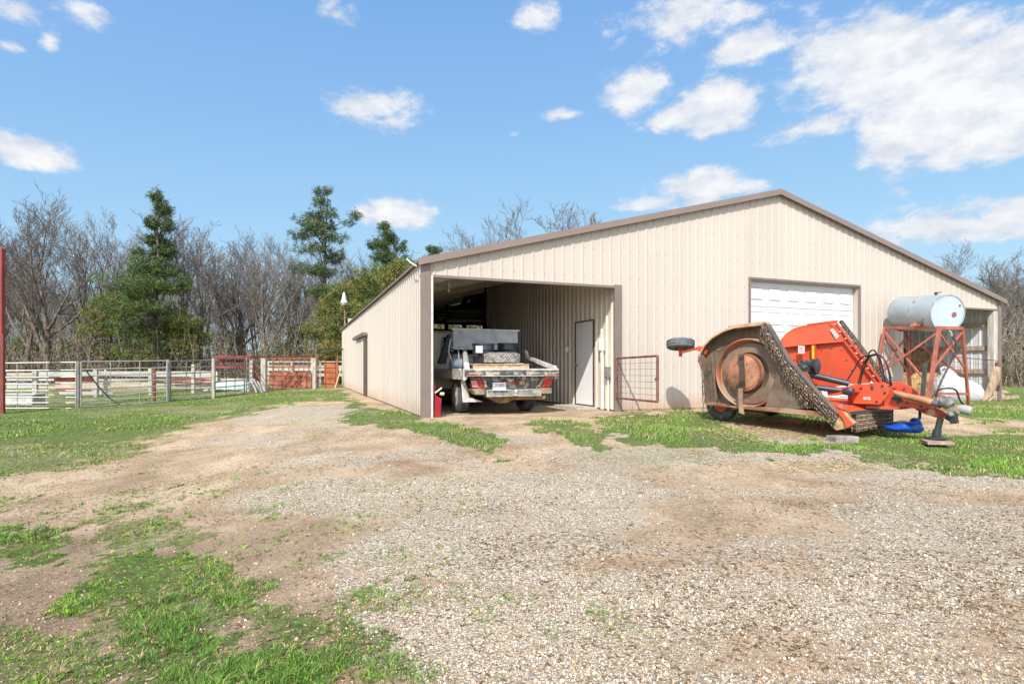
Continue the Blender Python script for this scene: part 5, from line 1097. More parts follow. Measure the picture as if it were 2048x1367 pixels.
bg = [(1873, 775), (1880, 758), (1890, 748), (1898, 738), (1905, 733), (1916, 741), (1925, 752), (1940, 756), (1958, 764), (1975, 772), (1984, 786), (1988, 800), (1975, 808), (1950, 806), (1930, 812), (1905, 808), (1885, 800)]
t = thing('bulk_bag', at(1925, 810, 16.3), 'bulging white woven bulk bag slumped at the lean-to mouth behind the tank stand', 'bag')
wb = mat('white_woven_bag', (.56, .56, .58), .7, var=.06, sc=3, bump=.5, spots=((.55, .50, .44), 4, .64))
MB().pillow([at(x, y, 16.0) for x, y in bg], Vector((.15, .75, 0)), 9, .05, 8, .32).build('bag_body', wb, t, sub=1, smooth=80)
MB().tube(smoothpath([at(x, y, 16.25) for x, y in ((1884, 748), (1882, 738), (1888, 734), (1893, 738), (1890, 746))]), .03, 8).build('lifting_loop', wb, t, smooth=60)
def planks(pts, Y, label, nm='leaning_plank', w=.05):
    o = MB().prism([at(x, y, Y) for x, y in pts], Vector((.1, w, 0))).build(nm, mat('old_plank', (.42, .31, .20), .85, var=.25, sc=4, streak=(3, 3, 1), bump=.2), None, loc=at(*pts[0], Y)); tagp(o, label, 'plank')
planks([(1963, 800), (1991, 732), (1997, 735), (1996, 760), (1978, 798), (1966, 802)], 16.1, 'broad brown plank leaning inside the right lean-to post')
planks([(1972, 803), (1986, 792), (1990, 794), (1978, 803)], 16.0, 'short board end on the grass below the leaning plank')
planks([(2008, 792), (2034, 790), (2036, 796), (2012, 798)], 16.6, 'short pale board lying outside the far barn corner')
# ---------------------------------------------------------------- gates
def tubegate(name, pts, rails, verts, m, label, cat='gate', group=None, r=.02, mesh=None, rr=None, braces=()):
    """pts = (near base, far base, height near, height far) world; rails 0..1 heights; verts 0..1 along"""
    p, q, h0, h1 = pts; t = thing(name, (p+q)/2, label, cat, group)
    P = lambda s, z: p.lerp(q, s)+UP*((h0*(1-s)+h1*s)*z)
    for z in rails: MB().tube([P(0, z), P(1, z)], rr or r, 7).build('rail', m, t, smooth=60)
    for s in verts: MB().tube([P(s, rails[0]), P(s, rails[-1])], r*(1.2 if s in (0, 1) else .75), 7).build('stile', m, t, smooth=60)
    for (s0, z0, s1, z1) in braces: MB().tube([P(s0, z0), P(s1, z1)], r*.8, 7).build('brace', m, t, smooth=60)
    if mesh:
        nx_, nz_, mm, z1 = mesh; mb = MB(); off = (q-p).cross(UP).normalized()*.012
        for i in range(nx_+1): mb.tube([P(i/nx_, 0.02)+off, P(i/nx_, z1)+off], .0035, 4, False)
        for j in range(nz_+1): mb.tube([P(0, z1*j/nz_)+off*1.3, P(1, z1*j/nz_)+off*1.3], .0035, 4, False)
        mb.build('wire_mesh', mm, t)
    return t
rstd = mat('rusty_maroon', (.23, .09, .075), .7, var=.25, sc=6)
wire = mat('rusty_wire', (.16, .10, .085), .7, var=.2)
hz_, _ = onb(1230, 717, -.05); gh = B(A1-.06, -.05, .30); ge = at(1315, 805, 10.55); ge.z = .935-66/1125*10.55
tg = tubegate('wire_gate', (gh, ge, .86, .86), [0, 1], [0, 1], rstd, 'small rusty wire-mesh gate standing open against the barn wall beside the bay', r=.022, mesh=(8, 7, wire, 1.0))
MB().lathe(gh+(ge-gh)*.985+UP*.42, BA, [(-.03, .03), (.03, .03)], 8).build('latch', rstd, tg)
g1_ = at(1930, 800, 16.2); g1_.z = .0; g2_ = at(1996, 798, 16.55); g2_.z = 0
tubegate('wire_gate', (at(1862, 790, 16.0)*1+Vector((0, 0, 0)), g2_, 1.15, 1.17), [0, 1], [0, 1], wire, 'dark wire-mesh panel across the mouth of the right lean-to', r=.012, mesh=(26, 8, wire, 1.0))
o = MB().bar(at(1996, 782, 16.4), at(1994, 724, 16.4), .09, .07, BA).build('gate_post', rstd, None, loc=at(1996, 790, 16.4)); tagp(o, 'short rusty post fixed beside the weathered lean-to post', 'post')
# corral: silver gates, then rails running back to the barn
sil = mat('silver_tube', (.46, .45, .43), .4, metal=.5, var=.12, sc=3); gal = mat('grey_tube', (.27, .26, .245), .5, metal=.4, var=.2, sc=3)
rustt = mat('rust_tube', (.36, .12, .055), .75, var=.25, sc=4); rustb = mat('rust_sheet', (.52, .17, .07), .8, var=.2, sc=3)
def base(px, py, Y): return at(px, py, Y)
def hgt(p0, p1, Y): return (p1-p0)/F*Y
RL = [0, .12, .24, .385, .535, .68, .83, 1]
tg = tubegate('tube_gate', (base(-80, 816, 16.3), base(152, 816, 17.2), hgt(727, 816, 16.3), hgt(724, 816, 17.2)), RL, [0, .12, .48, .74, 1], sil, 'bright silver eight-rail gate next to the red post at the far left', group='corral gates')
tg = tubegate('tube_gate', (base(162, 813, 17.3), base(334, 802, 19.1), hgt(723, 813, 17.3), hgt(721, 802, 19.1)), RL, [0, .32, .66, 1], sil, 'silver gate with wire mesh and a black cable slanting across it', group='corral gates', mesh=(22, 6, mat('grey_wire', (.25, .24, .22), .6), .72))
MB().tube([at(172, 741, 17.4), at(195, 770, 17.5), at(218, 795, 17.6), at(240, 808, 17.6)], .02, 6).build('cable', hose, tg)
tubegate('tube_gate', (base(341, 800, 19.3), base(424, 794, 20.6), hgt(722, 800, 19.3), hgt(720, 794, 20.6)), RL, [0, .37, .7, 1], gal, 'dull grey corral panel in front of the pale stock trough', group='corral gates')
tubegate('tube_gate', (base(430, 793, 20.7), base(489, 787, 22.3), hgt(717, 793, 20.7), hgt(716, 787, 22.3)), RL, [0, .36, .66, 1], gal, 'dull grey corral panel with maroon feeders showing behind its top', group='corral gates')
tubegate('tube_gate', (base(493, 787, 22.4), base(506, 775, 25.5), hgt(716, 787, 22.4), hgt(716, 775, 25.5)), RL, [0, .5, 1], sil, 'silver panel turned end-on between grey panels and white posts', group='corral gates')
tubegate('tube_gate', (base(508, 778, 25.0), base(527, 781, 24.4), hgt(722, 778, 25.0), hgt(722, 781, 24.4)), RL[::2]+[1], [0, 1], mat('maroon_tube', (.26, .035, .04), .6, var=.2), 'narrow dark red panel between two white posts', group='corral gates', braces=((.1, .8, .9, .05), (0, .5, .7, 0)))
tubegate('rusty_gate', (base(531, 777, 25.2), base(624, 779, 26.6), hgt(714, 777, 25.2), hgt(712, 779, 26.6)), [0, .13, .27, .42, .70, 1], [0, .15, .34, .6, .93, 1], rustt, 'long rust-red gate left of the grey wood post', group='corral gates', r=.026)
MB_ = MB().bar(at(431, 716, 20.9), at(631, 711, 27), .05, .05); o = MB_.build('top_pipe', rustt, None, loc=at(540, 714, 24)); tagp(o, 'rusty pipe running along the top of the corral panels', 'pipe')
def post(px, y0, y1, Y, w, m, label, nm='fence_post', rnd=True):
    p = at(px, y1, Y); h = hgt(y0, y1, Y)
    mb = MB().tube([p-UP*.05, p+UP*h*.5, p+UP*h], w/2, 10) if rnd else MB().box(-w/2, w/2, -w/2, w/2, -.05, h, lambda x, y, z: p+Vector((x, y, z)))
    o = mb.build(nm, m, None, loc=p, smooth=40 if rnd else 0); tagp(o, label, 'post'); return o
wpost = mat('whitewashed_post', (.45, .41, .35), .85, var=.2, sc=5, streak=(4, 4, .7))
dk_ = mat('dark_tube', (.20, .19, .18), .6, var=.2)
post(157, 722, 818, 17.0, .085, dk_, 'dark grey latch post between the two silver gates'); post(336, 720, 805, 19.2, .09, wpost, 'pale round post at the right end of the cable-crossed gate')
post(309, 737, 806, 18.9, .09, rustt, 'short rusty pipe post in front of the silver mesh gate'); post(427, 716, 795, 20.6, .12, wpost, 'grey-white post between the two dull grey panels')
post(503, 720, 786, 24.8, .13, wpost, 'white post left of the narrow dark red panel', rnd=False); post(528, 716, 780, 24.4, .20, wpost, 'stout white post right of the narrow dark red panel', rnd=False)
post(628, 716, 779, 26.5, .22, wpost, 'thick pale wood post beside the dark pipe frame', rnd=False)
fr_ = thing('pipe_frame', base(633, 779, 27), 'tall dark pipe frame between the pale wood post and the barn', 'frame')
dkp = mat('dark_pipe', (.13, .105, .095), .6, var=.2)
for (p, q) in (((632, 779), (632, 698)), ((632, 698), (690, 698))): MB().bar(at(*p, 26.8 if p[0] < 650 else 28), at(*q, 26.8 if q[0] < 650 else 29), .09, .09, BB).build('tube', dkp, fr_)
tubegate('rusty_gate', (base(636, 777, 27.2), base(672, 779, 28.6), hgt(711, 777, 27.2), hgt(711, 779, 28.6)), [0, .16, .33, .5, .64, .8, 1], [0, .4, .97], rustt, 'rust-red mesh gate in front of the orange sheet by the barn', group='corral gates', r=.02)
o = MB().box(0, 1, 0, .03, 0, 1, lambda x, y, z: at(648, 777, 28.9).lerp(at(674, 777, 29.2), x)+Vector((0, y*.3, 0))+UP*z*hgt(726, 777, 29)).build('rusty_sheet', rustb, None, loc=at(660, 777, 29)); tagp(o, 'solid orange rusty steel sheet by the barn corner', 'sheet')
o = MB().prism([at(x, y, 26.3) for x, y in ((540, 744), (622, 744), (622, 776), (540, 774))], Vector((0, .04, 0))).build('rusty_sheet', mat('rust_sheet_worn', (.38, .14, .08), .8, var=.35, sc=3), None, loc=at(580, 776, 26.3)); tagp(o, 'long rust-brown sheet metal panel behind the rust-red gate', 'sheet')
post(675, 710, 779, 28.3, .09, rustt, 'rusty post just right of the orange sheet')
o = MB().bar(at(670, 776, 27.5), at(683, 735, 28.3), .05, .05).build('leaning_pole', mat('pale_pole', (.62, .42, .24), .8), None, loc=at(672, 776, 27.5)); tagp(o, 'pale wooden pole leaning on the barn corner', 'pole')
for (x0, y0, x1, y1, lb_) in ((500, 758, 514, 785, 'leftmost pale board slanting to the ground under the narrow red panel'), (506, 757, 524, 786, 'middle pale board slanting to the ground under the narrow red panel'), (514, 762, 530, 783, 'rightmost pale board slanting to the ground, its foot by the stout white post')):
    o = MB().bar(at(x0, y0, 24.4), at(x1, y1, 23.6), .07, .05).build('slanted_board', wpost, None, loc=at(x1, y1, 23.6)); tagp(o, lb_, 'board', 'slanted boards by the red panel')
# board fence and gear inside the pens
wbd = mat('white_board', (.50, .485, .45), .75, var=.12, sc=3, streak=(1, 1, 5)); tbd = mat('tan_board', (.52, .45, .34), .8, var=.15, sc=3, streak=(1, 1, 5)); rbd = mat('red_board', (.48, .09, .05), .7, var=.25, sc=3)
bf = thing('board_fence', at(250, 790, 21), 'whitewashed board fence with red and tan boards inside the corral', 'fence')
for (x0, x1, y0, y1, Y, m_) in ((13, 430, 757, 761, 21.8, wbd), (13, 430, 772, 776, 21.8, wbd), (13, 300, 787, 790, 21.2, tbd), (66, 200, 743, 752, 21, wbd), (190, 335, 742, 752, 22, wbd), (300, 430, 742, 753, 23.5, wbd), (108, 190, 754, 762, 21.4, rbd), (110, 300, 763, 772, 21.2, tbd), (118, 225, 783, 788, 21.2, wbd), (112, 180, 776, 782, 21.5, rbd), (340, 430, 757, 762, 23.2, rbd), (13, 66, 745, 752, 20.2, tbd), (13, 66, 765, 772, 20.4, wbd), (225, 330, 766, 774, 22.4, tbd), (340, 430, 766, 774, 23.4, tbd), (340, 492, 756, 763, 24.6, tbd)):
    p, q = at(x0, y1, Y), at(x1, y1, Y+(x1-x0)*.006); h = hgt(y0, y1, Y)
    MB().prism([p, q, q+UP*h, p+UP*h], Vector((0, .035, 0))).build('board', m_, bf)
for (x, y0, y1, Y, w) in ((66, 741, 805, 20.6, .16), (188, 739, 796, 21.3, .15), (298, 735, 790, 22, .13), (384, 728, 782, 23, .12), (208, 738, 790, 22.2, .08)):
    p = at(x, y1, Y); MB().box(-w/2, w/2, -.05, .05, -.1, hgt(y0, y1, Y), lambda a, b, z: p+Vector((a, b+.1, z))).build('post', wpost, bf)
t = thing('stock_trough', at(30, 811, 17.9), 'white plastic stock trough behind the silver gate near the red post', 'trough')
MB().box(-.55, .55, 0, .5, 0, .34, lambda x, y, z: at(32, 811, 18.0)+Vector((x*(.9+z*.3), y, z))).build('tub', mat('white_plastic', (.52, .51, .50), .5), t, bevel=.03)
MB().box(-.62, .62, -.03, .53, .34, .38, lambda x, y, z: at(32, 811, 18.0)+Vector((x, y, z))).build('rim', mat('white_plastic', (0, 0, 0)), t, bevel=.01)
t = thing('stock_tank', at(440, 788, 24.5), 'long pale aqua stock tank behind the grey corral panels', 'stock tank')
MB().pillow([at(x, y, 24.2) for x, y in ((394, 786), (396, 766), (410, 763), (470, 763), (492, 765), (494, 784), (470, 788), (410, 788))], Vector((0, 1.2, 0)), 5, 0, 1, .3).build('tub', mat('pale_aqua', (.45, .56, .55), .5, var=.1), t, smooth=50)
o = MB().box(-.5, .5, 0, .05, 0, .5, lambda x, y, z: at(412, 764, 25)+Vector((x, y, z))).build('pale_panel', tbd, None, loc=at(412, 764, 25)); tagp(o, 'plain pale board panel behind the dull grey corral panel', 'panel')
mar = mat('maroon_steel', (.30, .03, .045), .55, var=.2)
t = thing('hay_feeder', at(462, 740, 26.5), 'maroon slatted hay feeder behind the corral panels', 'feeder')
mb = [MB().tube([at(x0, y0, 26.3), at(x1, y1, 26.6)], .045, 7).build('rail', mar, t) for (x0, y0, x1, y1) in ((430, 713, 505, 714), (432, 721, 505, 722), (432, 735, 500, 736))]
for i in range(13): MB().bar(at(434+i*5.4, 736, 26.4), at(434+i*5.4+(2 if i % 2 else -1), 714, 26.4), .05, .03, BA).build('slat', mar, t)
MB().prism([at(x, y, 26.2) for x, y in ((430, 711), (503, 711), (500, 717), (433, 717))], Vector((0, .9, .02))).build('top_tray', mar, t)
t = thing('hay_feeder', at(560, 772, 29.5), 'rust-red pipe feeder standing in the pen behind the rust-red gate', 'feeder')
for i in range(9): MB().bar(at(545+i*10, 772, 29), at(549+i*10, 716, 29), .04, .04, BA).build('slat', rustt, t)
for y in (716, 735, 752, 770): MB().bar(at(540, y, 29), at(628, y, 29), .05, .04).build('rail', rustt, t)
bf = thing('board_fence', at(560, 776, 31), 'far whitewashed board fence behind the rust-red gate', 'fence')
for (y0, y1) in ((722, 724), (730, 741), (746, 752)):
    p, q = at(535, y1, 31), at(690, y1, 32); h = hgt(y0, y1, 31); MB().prism([p, q, q+UP*h, p+UP*h], Vector((0, .035, 0))).build('board', wbd, bf)
for x in (537, 583, 640): MB().bar(at(x, 775, 31.2), at(x, 722, 31.2), .14, .1, BA).build('post', wpost, bf)
# red post at the picture's left edge
redm = mat('oxide_red_steel', (.25, .035, .03), .5, var=.15, sc=2)
t = thing('gate_post', at(2, 832, 15.6), 'tall dark red steel gate post with a thicker sleeve, at the far left', 'post')
MB().box(-.16, .075, -.06, .06, -.05, hgt(497, 832, 15.6), lambda x, y, z: at(2, 832, 15.6)+Vector((x, y, z))).build('mast', redm, t, bevel=.01)
MB().box(.02, .18, -.12, -.061, .0, hgt(668, 830, 15.6), lambda x, y, z: at(1, 830, 15.6)+Vector((x, y, z))).build('sleeve', mat('oxide_red_dark', (.19, .04, .03), .6, var=.15), t, bevel=.01)
MB().box(-.5, .32, -.25, .2, -.02, .05, lambda x, y, z: at(2, 832, 15.6)+Vector((x, y, z))).build('footing', conc, t)
o = MB().pillow([at(x, y, 9.1)+Vector((0, 0, 0)) for x, y in ((-60, 1020), (-30, 1008), (0, 1012), (14, 1018), (8, 1030), (-20, 1036), (-50, 1034))], Vector((0, .12, 0)), 5, .01, 2).build('dark_clod', mat('dark_clod', (.05, .045, .04), .9), None, loc=at(-20, 1030, 5.2)) if False else None
# yard lamp behind the barn corner
t = thing('yard_light', at(690, 735, 33), 'white-headed yard light on a thin wooden pole behind the corral', 'street lamp')
MB().tube([at(690, 745, 33), at(690, 604, 33)], [.07, .05], 8).build('pole', mat('rusty_pole', (.30, .19, .13), .8), t)
MB().tube([at(690, 606, 33), at(688, 600, 32.8)], .03, 6).lathe(at(688, 610, 32.7), UP, [(0, .12), (.15, .22), (.22, .16), (.35, .13), (.55, .09), (.72, .05), (.76, .01)], 14).build('lamp_head', mat('white_lamp', (.72, .74, .76), .35), t, smooth=40)
# ---------------------------------------------------------------- trees
bark = mat('grey_bark', (.20, .17, .14), .95, var=.3, sc=3, streak=(3, 3, .6), spec=.1)
barkd = mat('dark_bark', (.17, .145, .12), .95, var=.3, sc=3, spec=.1)
twigm = mat('twig_grey', (.20, .17, .145), .95, var=.15, spec=.1)
def grow(seed, H, r0, spread=.9, nl=10, fork=.28, lean=0., depth=3, tw=.012):
    """bare crown: returns (thick segments, twigs) as lists of (points, radii)"""
    rd = random.Random(seed); thick, thin = [], []
    def path(p, d, L, r, n, wob, up, lev0=False):
        pts = [p]; rs = [r]; c = p; dd = d.normalized()
        for i in range(n):
            dd = (dd+Vector((rd.gauss(0, wob), rd.gauss(0, wob), rd.gauss(0, wob)+up))).normalized(); c = c+dd*(L/n); pts.append(c); rs.append(max(tw*.55, r*(1-(.93 if lev0 else .72)*(i+1)/n)))
        return pts, rs, dd
    def rec(p, d, L, r, lev):
        n = 5 if lev < 2 else 3
        pts, rs, dd = path(p, d, L, r, n+(2 if lev == 0 else 0), .07+.035*lev, .05 if lev == 0 else .13, lev == 0); n = len(pts)-1
        (thick if lev <= 1 else thin).append((pts, rs))
        if lev >= depth+1: return
        k = (nl, 7, 5, 4)[min(lev, 3)] if lev else nl
        for i in range(k):
            t = (fork if lev == 0 else .18)+(1-(fork if lev == 0 else .18))*(i+rd.random()*.8)/k; t = min(t, .99); j = min(int(t*n), n-1); f = t*n-j
            q = pts[j].lerp(pts[j+1], f); rr = (rs[j]*(1-f)+rs[j+1]*f)
            ax = (pts[j+1]-pts[j]).normalized(); o = ax.orthogonal().normalized(); o.rotate(__import__('mathutils').Quaternion(ax, rd.uniform(0, 6.28)))
            a = rd.uniform(.45, .95)*spread if lev == 0 else rd.uniform(.3, .85)
            nd = (ax*math.cos(a)+o*math.sin(a)).normalized()
            if lev == 0: nd = (nd+Vector((0, 0, .25))).normalized()
            nL = L*((.62-.25*t) if lev == 0 else rd.uniform(.38, .6)*(1.1-.4*t))
            if lev == 0: nL = H*rd.uniform(.40, .62)*(1.12-.5*t)
            rec(q, nd, nL, max(tw, rr*(.62 if lev == 0 else .55)), lev+1)
    rec(Vector((0, 0, -.2)), Vector((lean, 0, 1)), H*.86, r0, 0)
    return thick, thin
def tubes_arrays(paths, n):
    V, Fc = [], []; k = 0
    cs = [(math.cos(2*math.pi*j/n), math.sin(2*math.pi*j/n)) for j in range(n)]
    for pts, rs in paths:
        m = len(pts); d = (pts[-1]-pts[0]).normalized(); u = d.orthogonal().normalized(); w = d.cross(u)
        for p, r in zip(pts, rs):
            for c, s in cs: V.append((p.x+(u.x*c+w.x*s)*r, p.y+(u.y*c+w.y*s)*r, p.z+(u.z*c+w.z*s)*r))
        for i in range(m-1):
            for j in range(n): Fc.append((k+i*n+j, k+i*n+(j+1) % n, k+(i+1)*n+(j+1) % n, k+(i+1)*n+j))
        k += m*n
    return V, Fc
def tmesh(name, paths, n, m):
    v, f = tubes_arrays(paths, n); o = npmesh(name, v, f, m, smooth=True); me = o.data; bpy.data.objects.remove(o); return me
VAR = []
for i, (H, r0, sp, nl, fk, dp) in enumerate(((13, .30, 1.0, 12, .20, 3), (12, .20, .8, 11, .28, 3), (11.5, .17, .65, 10, .35, 3), (12.5, .24, .95, 12, .25, 3), (10, .11, .55, 9, .3, 2), (9, .085, .6, 8, .35, 2), (7, .07, .8, 9, .2, 2))):
    a, b = grow(100+i, H, r0, sp, nl, fk, random.uniform(-.08, .08), dp, .013 if dp == 3 else .011)
    top_ = max(p.z for pts, _ in a+b for p in pts)
    VAR.append((top_, tmesh('limbs', a, 6, bark), tmesh('twigs', b, 3, twigm)))
def put(me, name, parent):
    o = bpy.data.objects.new(name, me); col.objects.link(o); o.parent = parent; return o
def bare(px, Y, top, var, label, group=None, rz=None, x=None, sx=1.0, mb_=None):
    X = (px-CX)/F*Y if x is None else x; z0 = float(gz(X, Y)) if Y < 60 else 0
    H, lm, tw_ = VAR[var]; h = CH+(HY-top)/F*Y-z0
    t = thing('bare_tree', (X, Y, z0), label, 'tree', group); s = h/H; t.scale = (s*sx, s*sx, s); t.rotation_euler = (0, 0, random.uniform(0, 6.28) if rz is None else rz)
    put(lm, 'trunk', t); put(tw_, 'crown', t); return t
bare(100, 37, 378, 0, 'largest bare tree, wide forked crown, behind the silver gates at far left', rz=2.2, sx=1.25)
bare(225, 41, 400, 3, 'bare tree leaning between the big forked tree and the tall narrow cedar', rz=1.0)
bare(400, 38, 420, 1, 'bare tree with dark forked trunk just right of the tall narrow cedar', rz=4.4, sx=1.2)
bare(535, 40, 448, 3, 'broad bare tree with pale trunk left of the ragged tall cedar', rz=.6, sx=1.25)
bare(455, 44, 470, 2, 'slim bare tree above the maroon feeder'); bare(20, 42, 430, 1, 'bare tree cut by the left edge of the picture')
bare(700, 46, 470, 1, 'bare tree showing between the two cedars left of the barn')
for px, Y, top, v, rz_, lb in ((155, 40, 392, 1, 3.3, 'upright bare tree right behind the big forked bare tree'), (268, 43, 415, 2, .4, 'straight slim bare tree just left of the tall ragged cedar'), (365, 42, 432, 3, 5.1, 'many-limbed bare tree close behind the tall ragged cedar'), (490, 43, 455, 0, 1.9, 'wide bare tree above the right end of the maroon feeder'), (580, 41, 462, 1, 2.6, 'bare tree just left of the tall spreading cedar'), (52, 39, 405, 3, 4.0, 'tall bare tree between the red post and the big forked tree'), (725, 44, 470, 2, .9, 'slim bare tree between the spreading cedar and the pointed one')):
    bare(px, Y, top, v, lb, rz=rz_, sx=1.15)
for px, Y, top, v, lb in ((1050, 52, 392, 0, 'round bare crown showing above the left slope of the barn roof'), (1200, 54, 392, 3, 'bare crown above the barn roof, nearest the ridge'), (960, 50, 452, 1, 'low bare twigs above the roof near the barn\'s left corner'),
                       (1120, 56, 425, 2, 'thin bare crown between the two taller ones over the roof'), (1920, 46, 478, 0, 'bare crown above the right slope of the barn roof'), (2010, 40, 500, 3, 'bare tree right of the barn with twisted limbs'), (2070, 36, 520, 1, 'bare tree cut by the right edge of the picture'),
                       (1970, 52, 500, 1, 'thin bare tree just behind the barn\'s right eave')):
    bare(px, Y, top, v, lb, sx=1.2)
rt = random.Random(21)
GRP = 'bare trees crowded in the wood behind the corral'
for i in range(150):
    px = -120+i*(1050/150)+rt.uniform(-12, 12); Y = rt.uniform(43, 72); ht = rt.uniform(7.5, 12.2)
    bare(px, Y, HY-(ht-CH)/Y*F, rt.choice((2, 4, 4, 5, 5, 5, 5, 4)), 'slender grey bare tree among many in the wood behind the corral', GRP, rz=rt.uniform(0, 6.28))
for i in range(16):
    px = 940+i*26; Y = rt.uniform(50, 62); bare(px, Y, rt.uniform(445, 510), rt.choice((1, 2, 4)), 'bare twig tops showing low over the barn roof', 'bare tree tops behind the barn roof', rz=rt.uniform(0, 6.28))
for i in range(26):
    px = 1890+rt.uniform(0, 380); Y = rt.uniform(34, 60); bare(px, Y, rt.uniform(560, 640) if Y < 45 else rt.uniform(520, 600), rt.choice((4, 5, 6, 6, 2)), 'grey thicket tree in the brush right of the barn', 'thicket trees right of the barn', rz=rt.uniform(0, 6.28), sx=1.3)
# evergreens: trunk, limbs and sprays of small leaf tufts with gaps between
def cedar_mesh(seed, H, Rb, shape, nb, cols, tip=.35, gap=.3, size=.125):
    rd = np.random.default_rng(seed); r2 = random.Random(seed); limbs = [([Vector((0, 0, -.2)), Vector((rd.normal()*.1, 0, H*.5)), Vector((0, 0, H*.97))], [H*.017, H*.011, .02])]
    C, Rr = [], []
    for i in range(nb):
        t = .04+.95*(i+r2.random())/nb; z = H*t; an = r2.uniform(0, 6.28); env = shape(t)*Rb*(.62+.5*abs(math.sin(an*1.5+t*9+seed)))*r2.uniform(.4, 1.25)
        if r2.random() < gap*.3 or float(vnoise(np.array(t*7+seed*3.), np.array(an*.8), seed)) < gap*.42: continue
        env *= 1+.38*math.sin(an-t*6-seed)
        up = r2.uniform(-.05, .45); p = Vector((0, 0, z*.97)); q = p+Vector((math.cos(an)*env, math.sin(an)*env, env*up)); limbs.append(([p, p.lerp(q, .5)+UP*env*.04, q], [.04, .025, .012]))
        k = max(2, int(env*5.0*(1.3 if t < .5 else 1)))
        for j in range(k):
            s = .30+.75*(j+r2.random())/k; c = p.lerp(q, s); cs = .16+.24*env*.35*(1.2-s*.5)
            C.append((c.x+rd.normal()*cs*.5, c.y+rd.normal()*cs*.5, c.z+rd.normal()*cs*.4)); Rr.append(cs*1.5)
    C = np.array(C); Rr = np.array(Rr); per = 84; n = len(C)*per
    cen = np.repeat(C, per, 0)+rd.normal(size=(n, 3))*np.repeat(Rr, per)[:, None]*np.array([.5, .5, .32])
    d = rd.normal(size=(n, 3)); d[:, 2] += .35; d /= np.linalg.norm(d, axis=1)[:, None]; s = np.cross(d, rd.normal(size=(n, 3))); s /= np.linalg.norm(s, axis=1)[:, None]+1e-9
    L = size*rd.uniform(.5, 1.2, n)[:, None]; w = L*.17
    v = np.stack([cen-s*w*.6, cen+d*L*.5-s*w, cen+d*L, cen+d*L*.5+s*w], 1).reshape(-1, 3); i = np.arange(n)*4; f = np.stack([i, i+1, i+2, i+3], -1)
    cl = np.repeat(np.array(cols)[rd.integers(0, len(cols), len(C))], per, 0)*rd.uniform(.7, 1.3, (n, 1))
    o = npmesh('foliage', v, f, leafm, np.repeat(cl, 4, 0)); me = o.data; bpy.data.objects.remove(o)
    return float(v[:, 2].max()), tmesh('trunk', limbs, 6, barkd), me
leafm = mat('cedar_leaf', (1, 1, 1), .7, var=0, attr='tone', spec=.2)
dkg = [(.06, .105, .035), (.085, .135, .045), (.045, .08, .035), (.10, .14, .045)]; ylg = [(.16, .19, .045), (.12, .16, .04), (.20, .19, .05), (.10, .15, .045), (.24, .18, .06)]
